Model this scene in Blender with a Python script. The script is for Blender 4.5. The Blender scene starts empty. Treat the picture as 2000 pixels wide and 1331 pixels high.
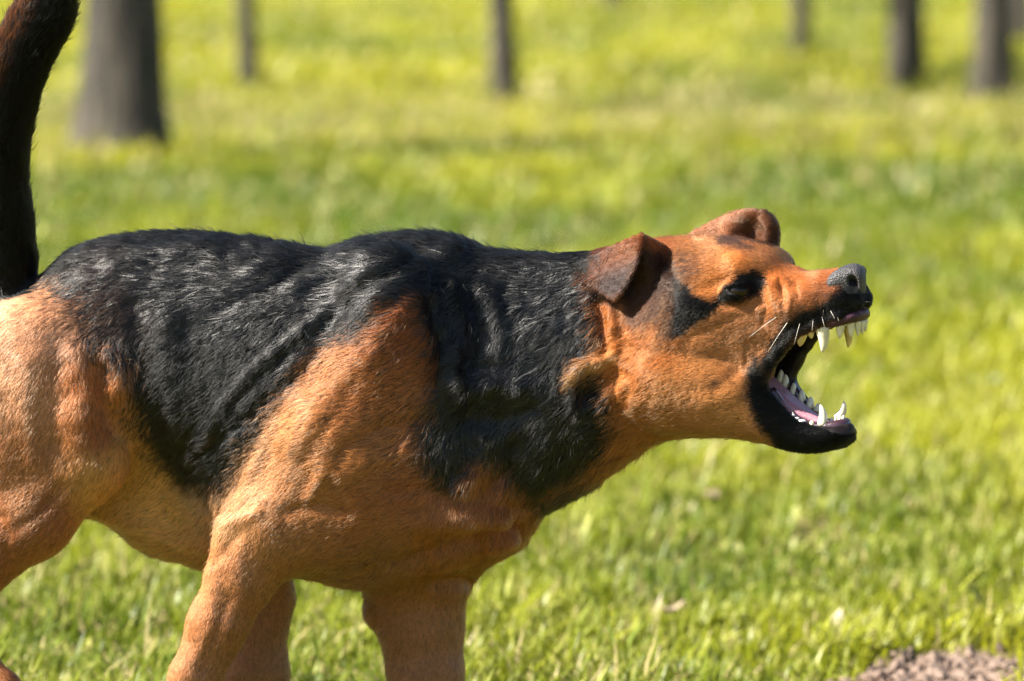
import bpy, math, random
import numpy as np

# ---------------------------------------------------------------- camera, sky, sun, exposure
scene = bpy.context.scene
C = scene.collection
random.seed(4)
rng = np.random.default_rng(11)

CAM_D, CAM_H = 4.5, 1.02                 # metres from the dog's plane (y = 0), eye height
PITCH = math.radians(6.3)
PIX = 2000.0                             # the photograph's width, used as a drawing unit
PX_M = 1.1 / PIX                         # metres per drawing unit in the dog's plane
FPX = CAM_D / PX_M
cam = bpy.data.cameras.new('camera')
cam.sensor_width = 36.0
cam.lens = 36.0 * FPX / PIX
cam.clip_start, cam.clip_end = 0.05, 2000
cam.dof.use_dof = True
cam.dof.focus_distance = CAM_D - 0.11
cam.dof.aperture_fstop = (cam.lens / 1000) / 0.034
cam_o = bpy.data.objects.new('camera', cam)
cam_o.location = (0, -CAM_D, CAM_H)
cam_o.rotation_euler = (math.pi / 2 - PITCH, 0, 0)
C.objects.link(cam_o)
scene.camera = cam_o

SUN_EL, SUN_AZ = math.radians(42), math.radians(13)   # sun on the left, a little to the camera's side
sdir = np.array([-math.cos(SUN_EL) * math.cos(SUN_AZ), -math.cos(SUN_EL) * math.sin(SUN_AZ), math.sin(SUN_EL)])
world = bpy.data.worlds.new('World')
scene.world = world
world.use_nodes = True
wn = world.node_tree.nodes
sky = wn.new('ShaderNodeTexSky')
sky.sky_type = 'NISHITA'
sky.sun_disc = False
sky.sun_elevation = SUN_EL
sky.sun_rotation = math.atan2(sdir[0], sdir[1])
world.node_tree.links.new(sky.outputs[0], wn['Background'].inputs[0])
wn['Background'].inputs[1].default_value = 0.05
sun = bpy.data.lights.new('sun', 'SUN')
sun.energy = 5.0
sun.angle = math.radians(0.53)
sun.color = (1.0, 0.93, 0.82)
sun_o = bpy.data.objects.new('sun', sun)
C.objects.link(sun_o)
from mathutils import Vector
sun_o.rotation_euler = Vector(sdir).to_track_quat('Z', 'Y').to_euler()
scene.view_settings.view_transform = 'Standard'
scene.view_settings.look = 'None'
scene.view_settings.exposure = 2.0
scene.view_settings.gamma = 1.0
scene.cycles.use_denoising = True
scene.cycles.denoising_prefilter = 'FAST'
scene.cycles.max_bounces = 8
scene.cycles.diffuse_bounces = 2
scene.cycles.glossy_bounces = 3
scene.cycles.transparent_max_bounces = 8
scene.cycles_curves.shape = 'RIBBONS' if hasattr(scene, 'cycles_curves') else 'RIBBONS'
scene.render.hair_type = 'STRIP'

CP, SP = math.cos(PITCH), math.sin(PITCH)
def P(u, v, w):
    """drawing coordinates (u right, v down, w away from the viewer; all in drawing units) -> metres"""
    u, v, w = (np.asarray(a, dtype=np.float64) for a in (u, v, w))
    a, b = u - 1000.0, -(v - 665.5)
    dx, dy, dz = a, FPX * CP + b * SP, -FPX * SP + b * CP
    t = (w * PX_M + CAM_D) / dy
    return np.stack([dx * t, -CAM_D + dy * t, CAM_H + dz * t], -1)
def v_ground(w):
    """v of the ground (z = 0) at depth w"""
    y = w * PX_M + CAM_D
    ang = math.atan2(CAM_H, y) - PITCH
    return 665.5 + FPX * math.tan(ang)

# ---------------------------------------------------------------- helpers
def hash01(ix, iy, iz, seed):
    h = (ix * 374761393 + iy * 668265263 + iz * 2147483647 + seed * 1274126177) & 0xFFFFFFFF
    h = ((h ^ (h >> 13)) * 1274126177) & 0xFFFFFFFF
    h = h ^ (h >> 16)
    return (h & 0xFFFFFF) / float(0xFFFFFF)
def vnoise(p, seed=0):
    """smooth value noise, -1..1, for an (n,3) array"""
    p = np.asarray(p, dtype=np.float64)
    i = np.floor(p).astype(np.int64)
    f = p - i
    f = f * f * f * (f * (f * 6 - 15) + 10)
    r = 0
    for dx in (0, 1):
        for dy in (0, 1):
            for dz in (0, 1):
                h = hash01(i[:, 0] + dx, i[:, 1] + dy, i[:, 2] + dz, seed)
                wgt = (f[:, 0] if dx else 1 - f[:, 0]) * (f[:, 1] if dy else 1 - f[:, 1]) * (f[:, 2] if dz else 1 - f[:, 2])
                r = r + h * wgt
    return r * 2 - 1
def fbm(p, seed=0, octaves=3):
    s, a, r = 0, 1.0, 0
    for o in range(octaves):
        r = r + a * vnoise(p * (2 ** o), seed + o * 17)
        s += a
        a *= 0.5
    return r / s
def sstep(a, b, x):
    t = np.clip((x - a) / (b - a), 0, 1)
    return t * t * (3 - 2 * t)
def mesh_object(name, verts, faces, mat=None, parent=None, smooth=True, kind=None):
    me = bpy.data.meshes.new(name)
    verts = np.asarray(verts, dtype=np.float32)
    if isinstance(faces, np.ndarray) and faces.ndim == 2:
        n, k = faces.shape
        me.vertices.add(len(verts)); me.vertices.foreach_set('co', verts.ravel())
        me.loops.add(n * k); me.loops.foreach_set('vertex_index', faces.astype(np.int32).ravel())
        me.polygons.add(n)
        me.polygons.foreach_set('loop_start', np.arange(0, n * k, k, dtype=np.int32))
        me.polygons.foreach_set('loop_total', np.full(n, k, dtype=np.int32))
        me.update(calc_edges=True)
    else:
        me.from_pydata([tuple(map(float, q)) for q in verts], [], [tuple(int(i) for i in f) for f in faces])
    if smooth:
        me.polygons.foreach_set('use_smooth', np.ones(len(me.polygons), dtype=bool))
    me.update()
    o = bpy.data.objects.new(name, me)
    C.objects.link(o)
    if mat: me.materials.append(mat)
    if parent: o.parent = parent
    if kind: o['kind'] = kind
    return o
def color_attr(me, name, rgb):
    a = me.color_attributes.new(name, 'FLOAT_COLOR', 'POINT')
    c = np.ones((len(rgb), 4), dtype=np.float32); c[:, :3] = rgb
    a.data.foreach_set('color', c.ravel())
def tag(o, label, cat, group=None):
    o['label'] = label; o['category'] = cat
    if group: o['group'] = group
    return o
def empty(name, loc):
    o = bpy.data.objects.new(name, None)
    o.location = loc; o.empty_display_size = 0.1
    C.objects.link(o)
    return o
def new_mat(name):
    m = bpy.data.materials.new(name)
    m.use_nodes = True
    nt = m.node_tree
    return m, nt.nodes, nt.links, nt.nodes['Principled BSDF']
def tube(path, radii, seg=10, caps=True):
    """a round tube along a path in metres -> verts, faces"""
    path = np.asarray(path, float); n = len(path)
    vs, fs = [], []
    t = np.gradient(path, axis=0)
    t /= np.linalg.norm(t, axis=1)[:, None] + 1e-12
    ref = np.array([0.13, 0.98, 0.1])
    for i in range(n):
        a = np.cross(t[i], ref); a /= np.linalg.norm(a) + 1e-12
        b = np.cross(t[i], a)
        for k in range(seg):
            an = 2 * math.pi * k / seg
            vs.append(path[i] + radii[i] * (math.cos(an) * a + math.sin(an) * b))
    for i in range(n - 1):
        for k in range(seg):
            k2 = (k + 1) % seg
            fs.append((i * seg + k, i * seg + k2, (i + 1) * seg + k2, (i + 1) * seg + k))
    if caps:
        vs.append(path[0]); vs.append(path[-1])
        for k in range(seg):
            fs.append((len(vs) - 2, (k + 1) % seg, k))
            fs.append((len(vs) - 1, (n - 1) * seg + k, (n - 1) * seg + (k + 1) % seg))
    return np.array(vs), fs
def spline(pts, n=8):
    """Catmull-Rom through rows of pts (any number of columns)"""
    pts = np.asarray(pts, float)
    q = np.vstack([2 * pts[0] - pts[1], pts, 2 * pts[-1] - pts[-2]])
    out = []
    for i in range(1, len(q) - 2):
        for s in np.arange(n) / n:
            a, b, c, d = q[i - 1], q[i], q[i + 1], q[i + 2]
            out.append(0.5 * (2 * b + (c - a) * s + (2 * a - 5 * b + 4 * c - d) * s * s + (3 * b - a - 3 * c + d) * s ** 3))
    out.append(pts[-1])
    return np.array(out)
def gloss_mat(name, col, rough, spec=0.5, bump=None, coatw=0.0, sub=0.0):
    m, n, l, b = new_mat(name)
    b.inputs['Base Color'].default_value = (*col, 1)
    b.inputs['Roughness'].default_value = rough
    b.inputs['Specular IOR Level'].default_value = spec
    b.inputs['Coat Weight'].default_value = coatw
    b.inputs['Coat Roughness'].default_value = 0.08
    if sub:
        b.inputs['Subsurface Weight'].default_value = sub
        b.inputs['Subsurface Radius'].default_value = (0.004, 0.002, 0.0012)
    if bump:
        kind, sc, st, dist = bump
        t = n.new('ShaderNodeTexVoronoi' if kind == 'v' else 'ShaderNodeTexNoise'); t.inputs['Scale'].default_value = sc
        tc = n.new('ShaderNodeTexCoord'); l.new(tc.outputs['Object'], t.inputs['Vector'])
        bp = n.new('ShaderNodeBump'); bp.inputs['Strength'].default_value = st; bp.inputs['Distance'].default_value = dist
        l.new(t.outputs[0], bp.inputs['Height']); l.new(bp.outputs[0], b.inputs['Normal'])
        cr = n.new('ShaderNodeMapRange'); cr.inputs['To Min'].default_value = 0.75; cr.inputs['To Max'].default_value = 1.3
        l.new(t.outputs[0], cr.inputs['Value'])
        mx = n.new('ShaderNodeVectorMath'); mx.operation = 'SCALE'; mx.inputs[0].default_value = col
        l.new(cr.outputs[0], mx.inputs['Scale']); l.new(mx.outputs[0], b.inputs['Base Color'])
    return m


# ---------------------------------------------------------------- ground
def gd(v):
    """distance from the camera along the ground for the row v"""
    return CAM_H / math.tan(PITCH + math.atan((v - 665.5) / FPX))
def gp(u, v):
    """point of the ground seen at (u, v)"""
    d = gd(v)
    a, b = u - 1000.0, -(v - 665.5)
    t = d / (FPX * CP + b * SP)
    return np.array([a * t, d - CAM_D, 0.0])
SOIL = gp(1870, 1330)
def soil_mask(x, y):
    n = fbm(np.stack([x * 7, y * 3.5, x * 0], 1), 91, 3)
    d = np.sqrt(((x - SOIL[0]) / 0.20) ** 2 + ((y - SOIL[1]) / 0.27) ** 2)
    d2 = np.sqrt(((x - gp(1600, 1045)[0]) / 0.07) ** 2 + ((y - gp(1600, 1045)[1]) / 0.20) ** 2)
    d3 = np.sqrt(((x - gp(1960, 1200)[0]) / 0.08) ** 2 + ((y - gp(1960, 1200)[1]) / 0.10) ** 2)
    return np.maximum.reduce([1 - sstep(0.6, 1.15, d + n * 0.7), 0.7 * (1 - sstep(0.5, 1.2, d2 + n * 0.5)), 0.75 * (1 - sstep(0.5, 1.2, d3 + n * 0.5))])
def patch_noise(x, y):
    return fbm(np.stack([x * 1.1, y * 0.55, x * 0 + 3], 1), 95, 3)
def ground_mat():
    m, n, l, b = new_mat('meadow_ground')
    tc = n.new('ShaderNodeNewGeometry')
    mp = n.new('ShaderNodeMapping'); mp.inputs['Scale'].default_value = (1, 0.5, 1)
    l.new(tc.outputs['Position'], mp.inputs['Vector'])
    def noise(sc, det=4):
        t = n.new('ShaderNodeTexNoise'); t.inputs['Scale'].default_value = sc; t.inputs['Detail'].default_value = det
        l.new(mp.outputs[0], t.inputs['Vector']); return t
    def ramp(src, stops):
        r = n.new('ShaderNodeValToRGB'); l.new(src, r.inputs[0])
        e = r.color_ramp.elements
        while len(e) < len(stops): e.new(0.5)
        for k, (p_, c_) in enumerate(stops): e[k].position = p_; e[k].color = (*c_, 1)
        return r
    big = noise(0.55, 3); mid = noise(3.0, 5); fine = noise(60, 4)
    r1 = ramp(big.outputs['Fac'], [(0.30, (0.105, 0.118, 0.012)), (0.48, (0.155, 0.158, 0.015)), (0.62, (0.16, 0.145, 0.03)), (0.75, (0.105, 0.118, 0.012))])
    r2 = ramp(mid.outputs['Fac'], [(0.3, (0.55, 0.68, 0.5)), (0.55, (1, 1, 1)), (0.75, (1.15, 1.0, 0.9))])
    mx = n.new('ShaderNodeMix'); mx.data_type = 'RGBA'; mx.blend_type = 'MULTIPLY'; mx.inputs[0].default_value = 1
    l.new(r1.outputs[0], mx.inputs[6]); l.new(r2.outputs[0], mx.inputs[7])
    r3 = ramp(fine.outputs['Fac'], [(0.3, (0.6, 0.6, 0.6)), (0.7, (1.25, 1.25, 1.2))])
    mx2 = n.new('ShaderNodeMix'); mx2.data_type = 'RGBA'; mx2.blend_type = 'MULTIPLY'; mx2.inputs[0].default_value = 0.8
    l.new(mx.outputs[2], mx2.inputs[6]); l.new(r3.outputs[0], mx2.inputs[7])
    # bare earth near the dog
    at = n.new('ShaderNodeAttribute'); at.attribute_name = 'soil'
    soilc = ramp(noise(40, 6).outputs['Fac'], [(0.3, (0.11, 0.07, 0.05)), (0.7, (0.23, 0.16, 0.12))])
    mx3 = n.new('ShaderNodeMix'); mx3.data_type = 'RGBA'
    l.new(at.outputs['Fac'], mx3.inputs[0]); l.new(mx2.outputs[2], mx3.inputs[6]); l.new(soilc.outputs[0], mx3.inputs[7])
    l.new(mx3.outputs[2], b.inputs['Base Color'])
    b.inputs['Roughness'].default_value = 0.9
    b.inputs['Specular IOR Level'].default_value = 0.15
    bp = n.new('ShaderNodeBump'); bp.inputs['Strength'].default_value = 0.7; bp.inputs['Distance'].default_value = 0.02
    l.new(fine.outputs['Fac'], bp.inputs['Height']); l.new(bp.outputs[0], b.inputs['Normal'])
    return m
gx = np.unique(np.concatenate([np.linspace(-300, -6, 14), np.arange(-6, 6.01, 0.12), np.linspace(6, 300, 14), np.arange(0.2, 1.0, 0.02)]))
gy = np.unique(np.concatenate([np.linspace(-60, -2, 10), np.arange(-2, 12.01, 0.12), np.linspace(12, 60, 40), np.linspace(60, 900, 20), np.arange(0.4, 1.6, 0.02)]))
GX, GY = np.meshgrid(gx, gy, indexing='ij')
gxy = np.stack([GX.ravel(), GY.ravel()], 1)
def ground_z(x, y):
    fall = np.exp(-((x / 9) ** 2)) * sstep(60, 12, y)
    sm = soil_mask(x, y)
    n = fbm(np.stack([x * 1.3, y * 1.3, x * 0], 1), 77, 2) * 0.010 + vnoise(np.stack([x * 28, y * 28, x * 0], 1), 78) * 0.010 * sm + vnoise(np.stack([x * 70, y * 70, x * 0], 1), 79) * 0.005 * sm
    return n * fall
gz = ground_z(gxy[:, 0], gxy[:, 1])
I = np.arange(len(gxy)).reshape(GX.shape)
gq = np.stack([I[:-1, :-1].ravel(), I[1:, :-1].ravel(), I[1:, 1:].ravel(), I[:-1, 1:].ravel()], 1)
ground = mesh_object('ground', np.column_stack([gxy, gz]), gq, ground_mat(), kind='structure')
ground['label'] = 'sunlit meadow ground stretching away under the trees'
at = ground.data.attributes.new('soil', 'FLOAT', 'POINT')
at.data.foreach_set('value', soil_mask(gxy[:, 0], gxy[:, 1]).astype(np.float32))

# ---------------------------------------------------------------- grass
def grass_mat():
    m = bpy.data.materials.new('grass_blades'); m.use_nodes = True
    n, l = m.node_tree.nodes, m.node_tree.links
    b = n['Principled BSDF']
    a = n.new('ShaderNodeAttribute'); a.attribute_name = 'tint'
    l.new(a.outputs['Color'], b.inputs['Base Color'])
    b.inputs['Roughness'].default_value = 0.42
    b.inputs['Specular IOR Level'].default_value = 0.32
    t = n.new('ShaderNodeBsdfTranslucent'); l.new(a.outputs['Color'], t.inputs['Color'])
    mx = n.new('ShaderNodeMixShader'); mx.inputs[0].default_value = 0.45
    l.new(b.outputs[0], mx.inputs[1]); l.new(t.outputs[0], mx.inputs[2])
    l.new(mx.outputs[0], n['Material Output'].inputs['Surface'])
    return m
GM = grass_mat()
def blades(x, y, h, wd, az, bend, tint):
    """one quad and a tip per blade"""
    N = len(x)
    z = ground_z(x, y) - 0.004
    d = np.stack([np.cos(az), np.sin(az)], 1); p = np.stack([-d[:, 1], d[:, 0]], 1)
    V = np.zeros((N, 5, 3), np.float32)
    for k, (s, fw, side) in enumerate(((0, .75, -1), (0, .75, 1), (.52, 1, 1), (.52, 1, -1), (1, 0, 0))):
        off = (bend * s * s * h)[:, None] * d + (side * fw * wd / 2)[:, None] * p
        V[:, k, 0] = x + off[:, 0]; V[:, k, 1] = y + off[:, 1]
        V[:, k, 2] = z + h * s * np.sqrt(np.maximum(1 - (bend * s * 0.7) ** 2, 0.15))
    base = np.arange(N)[:, None] * 5
    quads = base + np.array([[0, 1, 2, 3]]); tris = base + np.array([[3, 2, 4]])
    me = bpy.data.meshes.new('grass')
    me.vertices.add(N * 5); me.vertices.foreach_set('co', V.ravel())
    loops = np.concatenate([quads.ravel(), tris.ravel()]).astype(np.int32)
    me.loops.add(len(loops)); me.loops.foreach_set('vertex_index', loops)
    me.polygons.add(2 * N)
    me.polygons.foreach_set('loop_start', np.concatenate([np.arange(N) * 4, N * 4 + np.arange(N) * 3]).astype(np.int32))
    me.polygons.foreach_set('loop_total', np.concatenate([np.full(N, 4), np.full(N, 3)]).astype(np.int32))
    me.update(calc_edges=True)
    me.polygons.foreach_set('use_smooth', np.ones(2 * N, bool))
    color_attr(me, 'tint', np.repeat(tint, 5, 0))
    me.materials.append(GM)
    return me
xs, ys, hs, ws = [], [], [], []
def zone(y0, y1, count, hm, wm):
    y = y0 + (y1 - y0) * rng.random(count)
    half = (y + CAM_D) * (1000 / FPX) + 0.45 + 0.03 * (y + CAM_D)
    x = (rng.random(count) * 2 - 1) * half
    xs.append(x); ys.append(y); hs.append(hm * (0.45 + 0.85 * rng.random(count))); ws.append(wm * (0.5 + rng.random(count)))
zone(-0.9, 0.35, 26000, 0.045, 0.0036)
zone(0.35, 1.6, 62000, 0.047, 0.0042)
zone(1.6, 4.0, 80000, 0.050, 0.0046)
zone(4.0, 8.0, 70000, 0.055, 0.007)
zone(8.0, 15.0, 60000, 0.06, 0.012)
zone(15.0, 32.0, 60000, 0.065, 0.024)
def margin(y0, y1, count, hm, wm):                                # the same lawn to either side of the view
    y = y0 + (y1 - y0) * rng.random(count)
    half = (y + CAM_D) * (1000 / FPX) + 0.45 + 0.03 * (y + CAM_D)
    x = np.where(rng.random(count) < 0.5, -1, 1) * (half + rng.random(count) * (1.6 + 0.16 * (y + CAM_D)))
    xs.append(x); ys.append(y); hs.append(hm * (0.45 + 0.85 * rng.random(count))); ws.append(wm * (0.5 + rng.random(count)))
margin(-0.9, 1.6, 34000, 0.052, 0.0060)
margin(1.6, 4.0, 36000, 0.056, 0.0075)
margin(4.0, 8.0, 36000, 0.058, 0.011)
margin(8.0, 15.0, 36000, 0.06, 0.018)
margin(15.0, 32.0, 40000, 0.065, 0.034)
x, y, h, wd = (np.concatenate(a) for a in (xs, ys, hs, ws))
sm = soil_mask(x, y); pn = patch_noise(x, y)
tuft = vnoise(np.stack([x * 9, y * 9, x * 0], 1), 97)
keep = rng.random(len(x)) > sm * 1.02 + 0.30 * np.clip(-tuft, 0, 1)
x, y, h, wd, pn, tuft = (a[keep] for a in (x, y, h, wd, pn, tuft))
N = len(x)
h = h * (1 + 0.45 * tuft) * (1 + 0.25 * pn)
for tu, tv in ((234, 292), (479, 176), (986, 212), (1572, 120), (1776, 178), (1942, 208)):       # uncut grass round the tree feet
    tc_ = gp(tu, tv)
    h *= 1 + 0.5 * np.exp(-(((x - tc_[0]) / 0.30) ** 2 + ((y - tc_[1]) / 0.30) ** 2))
broad = rng.random(N) < 0.14
wd = np.where(broad, wd * 2.6, wd); h = np.where(broad, h * 0.7, h)
long_ = rng.random(N) < 0.02
h = np.where(long_, h * 1.8, h)
rosette = rng.random(N) < 0.010 * (y < 3)
wd = np.where(rosette, 0.004 + wd * 3.2, wd)
r = rng.random(N)
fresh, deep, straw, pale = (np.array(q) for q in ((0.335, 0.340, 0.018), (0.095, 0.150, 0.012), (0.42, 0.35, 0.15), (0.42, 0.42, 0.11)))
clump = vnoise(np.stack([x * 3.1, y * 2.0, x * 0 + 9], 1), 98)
g0 = np.clip(0.56 + 0.95 * pn + 0.30 * clump + 0.35 * (r - 0.5) - 0.38 * np.exp(-((y - 8.0) / 2.2) ** 2), 0, 1)[:, None]  # last term paints a darker band of tree shade across the mid-distance
h = h * (1 + 0.3 * clump)
fy = sstep(9, 16, y)[:, None]
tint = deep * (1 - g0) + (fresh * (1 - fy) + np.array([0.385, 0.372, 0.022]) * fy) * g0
r = rng.random(N)
dry = 0.05 + 0.22 * np.clip(-pn - 0.05, 0, 1) + 0.30 * np.exp(-((y - 13.3) / 2.4) ** 2)
tint = np.where((r < dry)[:, None], straw, tint)
tint = np.where(((r > np.where(y > 4, 0.955, 0.88)))[:, None], pale, tint)
tint *= (0.78 + 0.44 * rng.random(N))[:, None]
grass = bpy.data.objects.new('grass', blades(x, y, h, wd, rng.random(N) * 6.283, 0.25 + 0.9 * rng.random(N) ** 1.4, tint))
C.objects.link(grass)
grass['kind'] = 'stuff'; grass['label'] = 'short yellow-green grass covering the meadow'; grass['category'] = 'grass'

# taller tufts that stand out of the lawn
def tuft_thing(u, v, specs, label, tint0):
    c = gp(u, v)
    o = empty('grass_tuft', c)
    tag(o, label, 'grass tuft', 'taller grass tufts by the dog')
    for (dx, dy, hh, ww, az, bd) in specs:
        me = blades(np.array([c[0] + dx]), np.array([c[1] + dy]), np.array([hh]), np.array([ww]), np.array([az]), np.array([bd]), np.array([tint0]))
        vs = np.zeros(len(me.vertices) * 3, np.float32); me.vertices.foreach_get('co', vs)
        me.vertices.foreach_set('co', (vs.reshape(-1, 3) - c).astype(np.float32).ravel())
        b = bpy.data.objects.new('blade', me); C.objects.link(b); b.parent = o
tuft_thing(1195, 1290, [(-.010, 0, .135, .0065, 2.9, .28), (.004, .01, .060, .009, 2.6, .2), (.016, 0, .062, .008, .4, .5), (.030, .01, .05, .007, .2, .8), (-.03, .01, .05, .006, 3.0, .7)], 'tall grass tuft with one long upright blade right of the forelegs', (0.22, 0.30, 0.05))
tuft_thing(1110, 1290, [(0, 0, .13, .0055, 3.0, 1.0), (.01, .01, .07, .005, .5, .6), (-.02, 0, .06, .006, 2.6, .9)], 'thin grass tuft arching towards the foreleg', (0.26, 0.30, 0.06))
tuft_thing(1590, 1330, [(0, 0, .05, .006, .9, .5), (-.006, 0, .03, .006, 2.4, .6)], 'small bright grass tuft at the edge of the bare soil', (0.34, 0.34, 0.02))

# ---------------------------------------------------------------- soil crumbs, fallen leaves
def crumbs(count):
    ox, oy, rr = [], [], []
    while len(ox) < count:
        a = rng.normal(0, 1, 2)
        xx, yy = SOIL[0] + a[0] * 0.10, SOIL[1] + a[1] * 0.10
        if soil_mask(np.array([xx]), np.array([yy]))[0] > 0.4: ox.append(xx); oy.append(yy); rr.append(0.003 + 0.010 * rng.random() ** 2.5)
    vs, fs = [], []
    oct_ = np.array([(1, 0, 0), (0, 1, 0), (-1, 0, 0), (0, -1, 0), (0, 0, 1), (0, 0, -1)], float)
    of = [(0, 1, 4), (1, 2, 4), (2, 3, 4), (3, 0, 4), (1, 0, 5), (2, 1, 5), (3, 2, 5), (0, 3, 5)]
    z = ground_z(np.array(ox), np.array(oy))
    for i in range(count):
        q = oct_ * rr[i] * (0.6 + 0.8 * rng.random((6, 3))) * np.array([1, 1, 0.7]) + rng.normal(0, rr[i] * 0.25, (6, 3))
        vs.extend(q + np.array([ox[i], oy[i], z[i] + rr[i] * 0.3]))
        fs.extend([tuple(k + 6 * i for k in t) for t in of])
    return vs, fs
cv, cf = crumbs(700)
m, n_, l_, b_ = new_mat('soil_crumbs'); b_.inputs['Roughness'].default_value = 0.9
tn_ = n_.new('ShaderNodeTexNoise'); tn_.inputs['Scale'].default_value = 60
rp_ = n_.new('ShaderNodeValToRGB'); rp_.color_ramp.elements[0].color = (0.09, 0.06, 0.045, 1); rp_.color_ramp.elements[1].color = (0.24, 0.17, 0.13, 1)
l_.new(tn_.outputs['Fac'], rp_.inputs[0]); l_.new(rp_.outputs[0], b_.inputs['Base Color'])
so = mesh_object('soil_crumbs', cv, cf, m, smooth=False, kind='stuff')
so['label'] = 'crumbly bare brown soil in the corner of the lawn'; so['category'] = 'soil'
leafm = gloss_mat('dry_leaf', (0.26, 0.20, 0.13), 0.7, 0.3, ('n', 120, 0.5, 0.002))
leafb = gloss_mat('pale_scrap', (0.26, 0.31, 0.27), 0.5, 0.3, ('n', 120, 0.5, 0.002))
def leaf(u, v, L, wd, az, mat, label):
    c = gp(u, v); c[2] = float(ground_z(c[:1], c[1:2])[0]) + 0.018
    vs, fs = [], []
    n = 7
    for i in range(n):
        t = i / (n - 1)
        half = wd * math.sin(math.pi * min(t * 0.92 + 0.04, 1)) / 2
        for s_ in (-1, -0.5, 0, 0.5, 1):
            px_, py_ = (t - 0.5) * L, s_ * half
            vs.append((px_ * math.cos(az) - py_ * math.sin(az), px_ * math.sin(az) + py_ * math.cos(az), 0.010 * s_ * s_ + 0.012 * (2 * t - 1) ** 2))
    for i in range(n - 1):
        for k in range(4): fs.append((i * 5 + k, i * 5 + k + 1, (i + 1) * 5 + k + 1, (i + 1) * 5 + k))
    o = mesh_object('fallen_leaf', vs, fs, mat)
    o.location = c
    so_ = o.modifiers.new('thickness', 'SOLIDIFY'); so_.thickness = 0.0008
    tag(o, label, 'leaf', 'dead leaves on the lawn')
leaf(1310, 1225, 0.040, 0.026, 0.3, leafm, 'curled pale dead leaf in the grass below the open jaws')
leaf(1925, 770, 0.060, 0.04, 0.1, leafb, 'pale bluish dead leaf lying in the grass beyond the jaws')
leaf(1390, 1000, 0.030, 0.022, 1.0, leafm, 'round dry leaf lying under the throat of the dog')

# ---------------------------------------------------------------- trees
def bark_mat():
    m, n, l, b = new_mat('bark')
    tc = n.new('ShaderNodeTexCoord')
    mp = n.new('ShaderNodeMapping'); mp.inputs['Scale'].default_value = (1, 1, 0.16)
    l.new(tc.outputs['Object'], mp.inputs[0])
    t = n.new('ShaderNodeTexNoise'); t.inputs['Scale'].default_value = 26; t.inputs['Detail'].default_value = 7; l.new(mp.outputs[0], t.inputs['Vector'])
    r = n.new('ShaderNodeValToRGB'); l.new(t.outputs['Fac'], r.inputs[0])
    r.color_ramp.elements[0].position = 0.34; r.color_ramp.elements[0].color = (0.010, 0.0088, 0.0065, 1)
    r.color_ramp.elements[1].position = 0.66; r.color_ramp.elements[1].color = (0.072, 0.060, 0.044, 1)
    l.new(r.outputs[0], b.inputs['Base Color']); b.inputs['Roughness'].default_value = 0.92
    bp = n.new('ShaderNodeBump'); bp.inputs['Strength'].default_value = 0.9; bp.inputs['Distance'].default_value = 0.03
    l.new(t.outputs['Fac'], bp.inputs['Height']); l.new(bp.outputs[0], b.inputs['Normal'])
    return m
BARK = bark_mat()
def leaf_mat():
    m = bpy.data.materials.new('tree_leaves'); m.use_nodes = True
    n, l = m.node_tree.nodes, m.node_tree.links
    b = n['Principled BSDF']
    g_ = n.new('ShaderNodeTexNoise'); g_.inputs['Scale'].default_value = 3
    r = n.new('ShaderNodeValToRGB'); l.new(g_.outputs['Fac'], r.inputs[0])
    r.color_ramp.elements[0].color = (0.05, 0.09, 0.015, 1); r.color_ramp.elements[1].color = (0.12, 0.17, 0.03, 1)
    l.new(r.outputs[0], b.inputs['Base Color'])
    t = n.new('ShaderNodeBsdfTranslucent'); l.new(r.outputs[0], t.inputs['Color'])
    mx = n.new('ShaderNodeMixShader'); mx.inputs[0].default_value = 0.4
    l.new(b.outputs[0], mx.inputs[1]); l.new(t.outputs[0], mx.inputs[2]); l.new(mx.outputs[0], n['Material Output'].inputs['Surface'])
    return m
LEAVES = leaf_mat()
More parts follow.
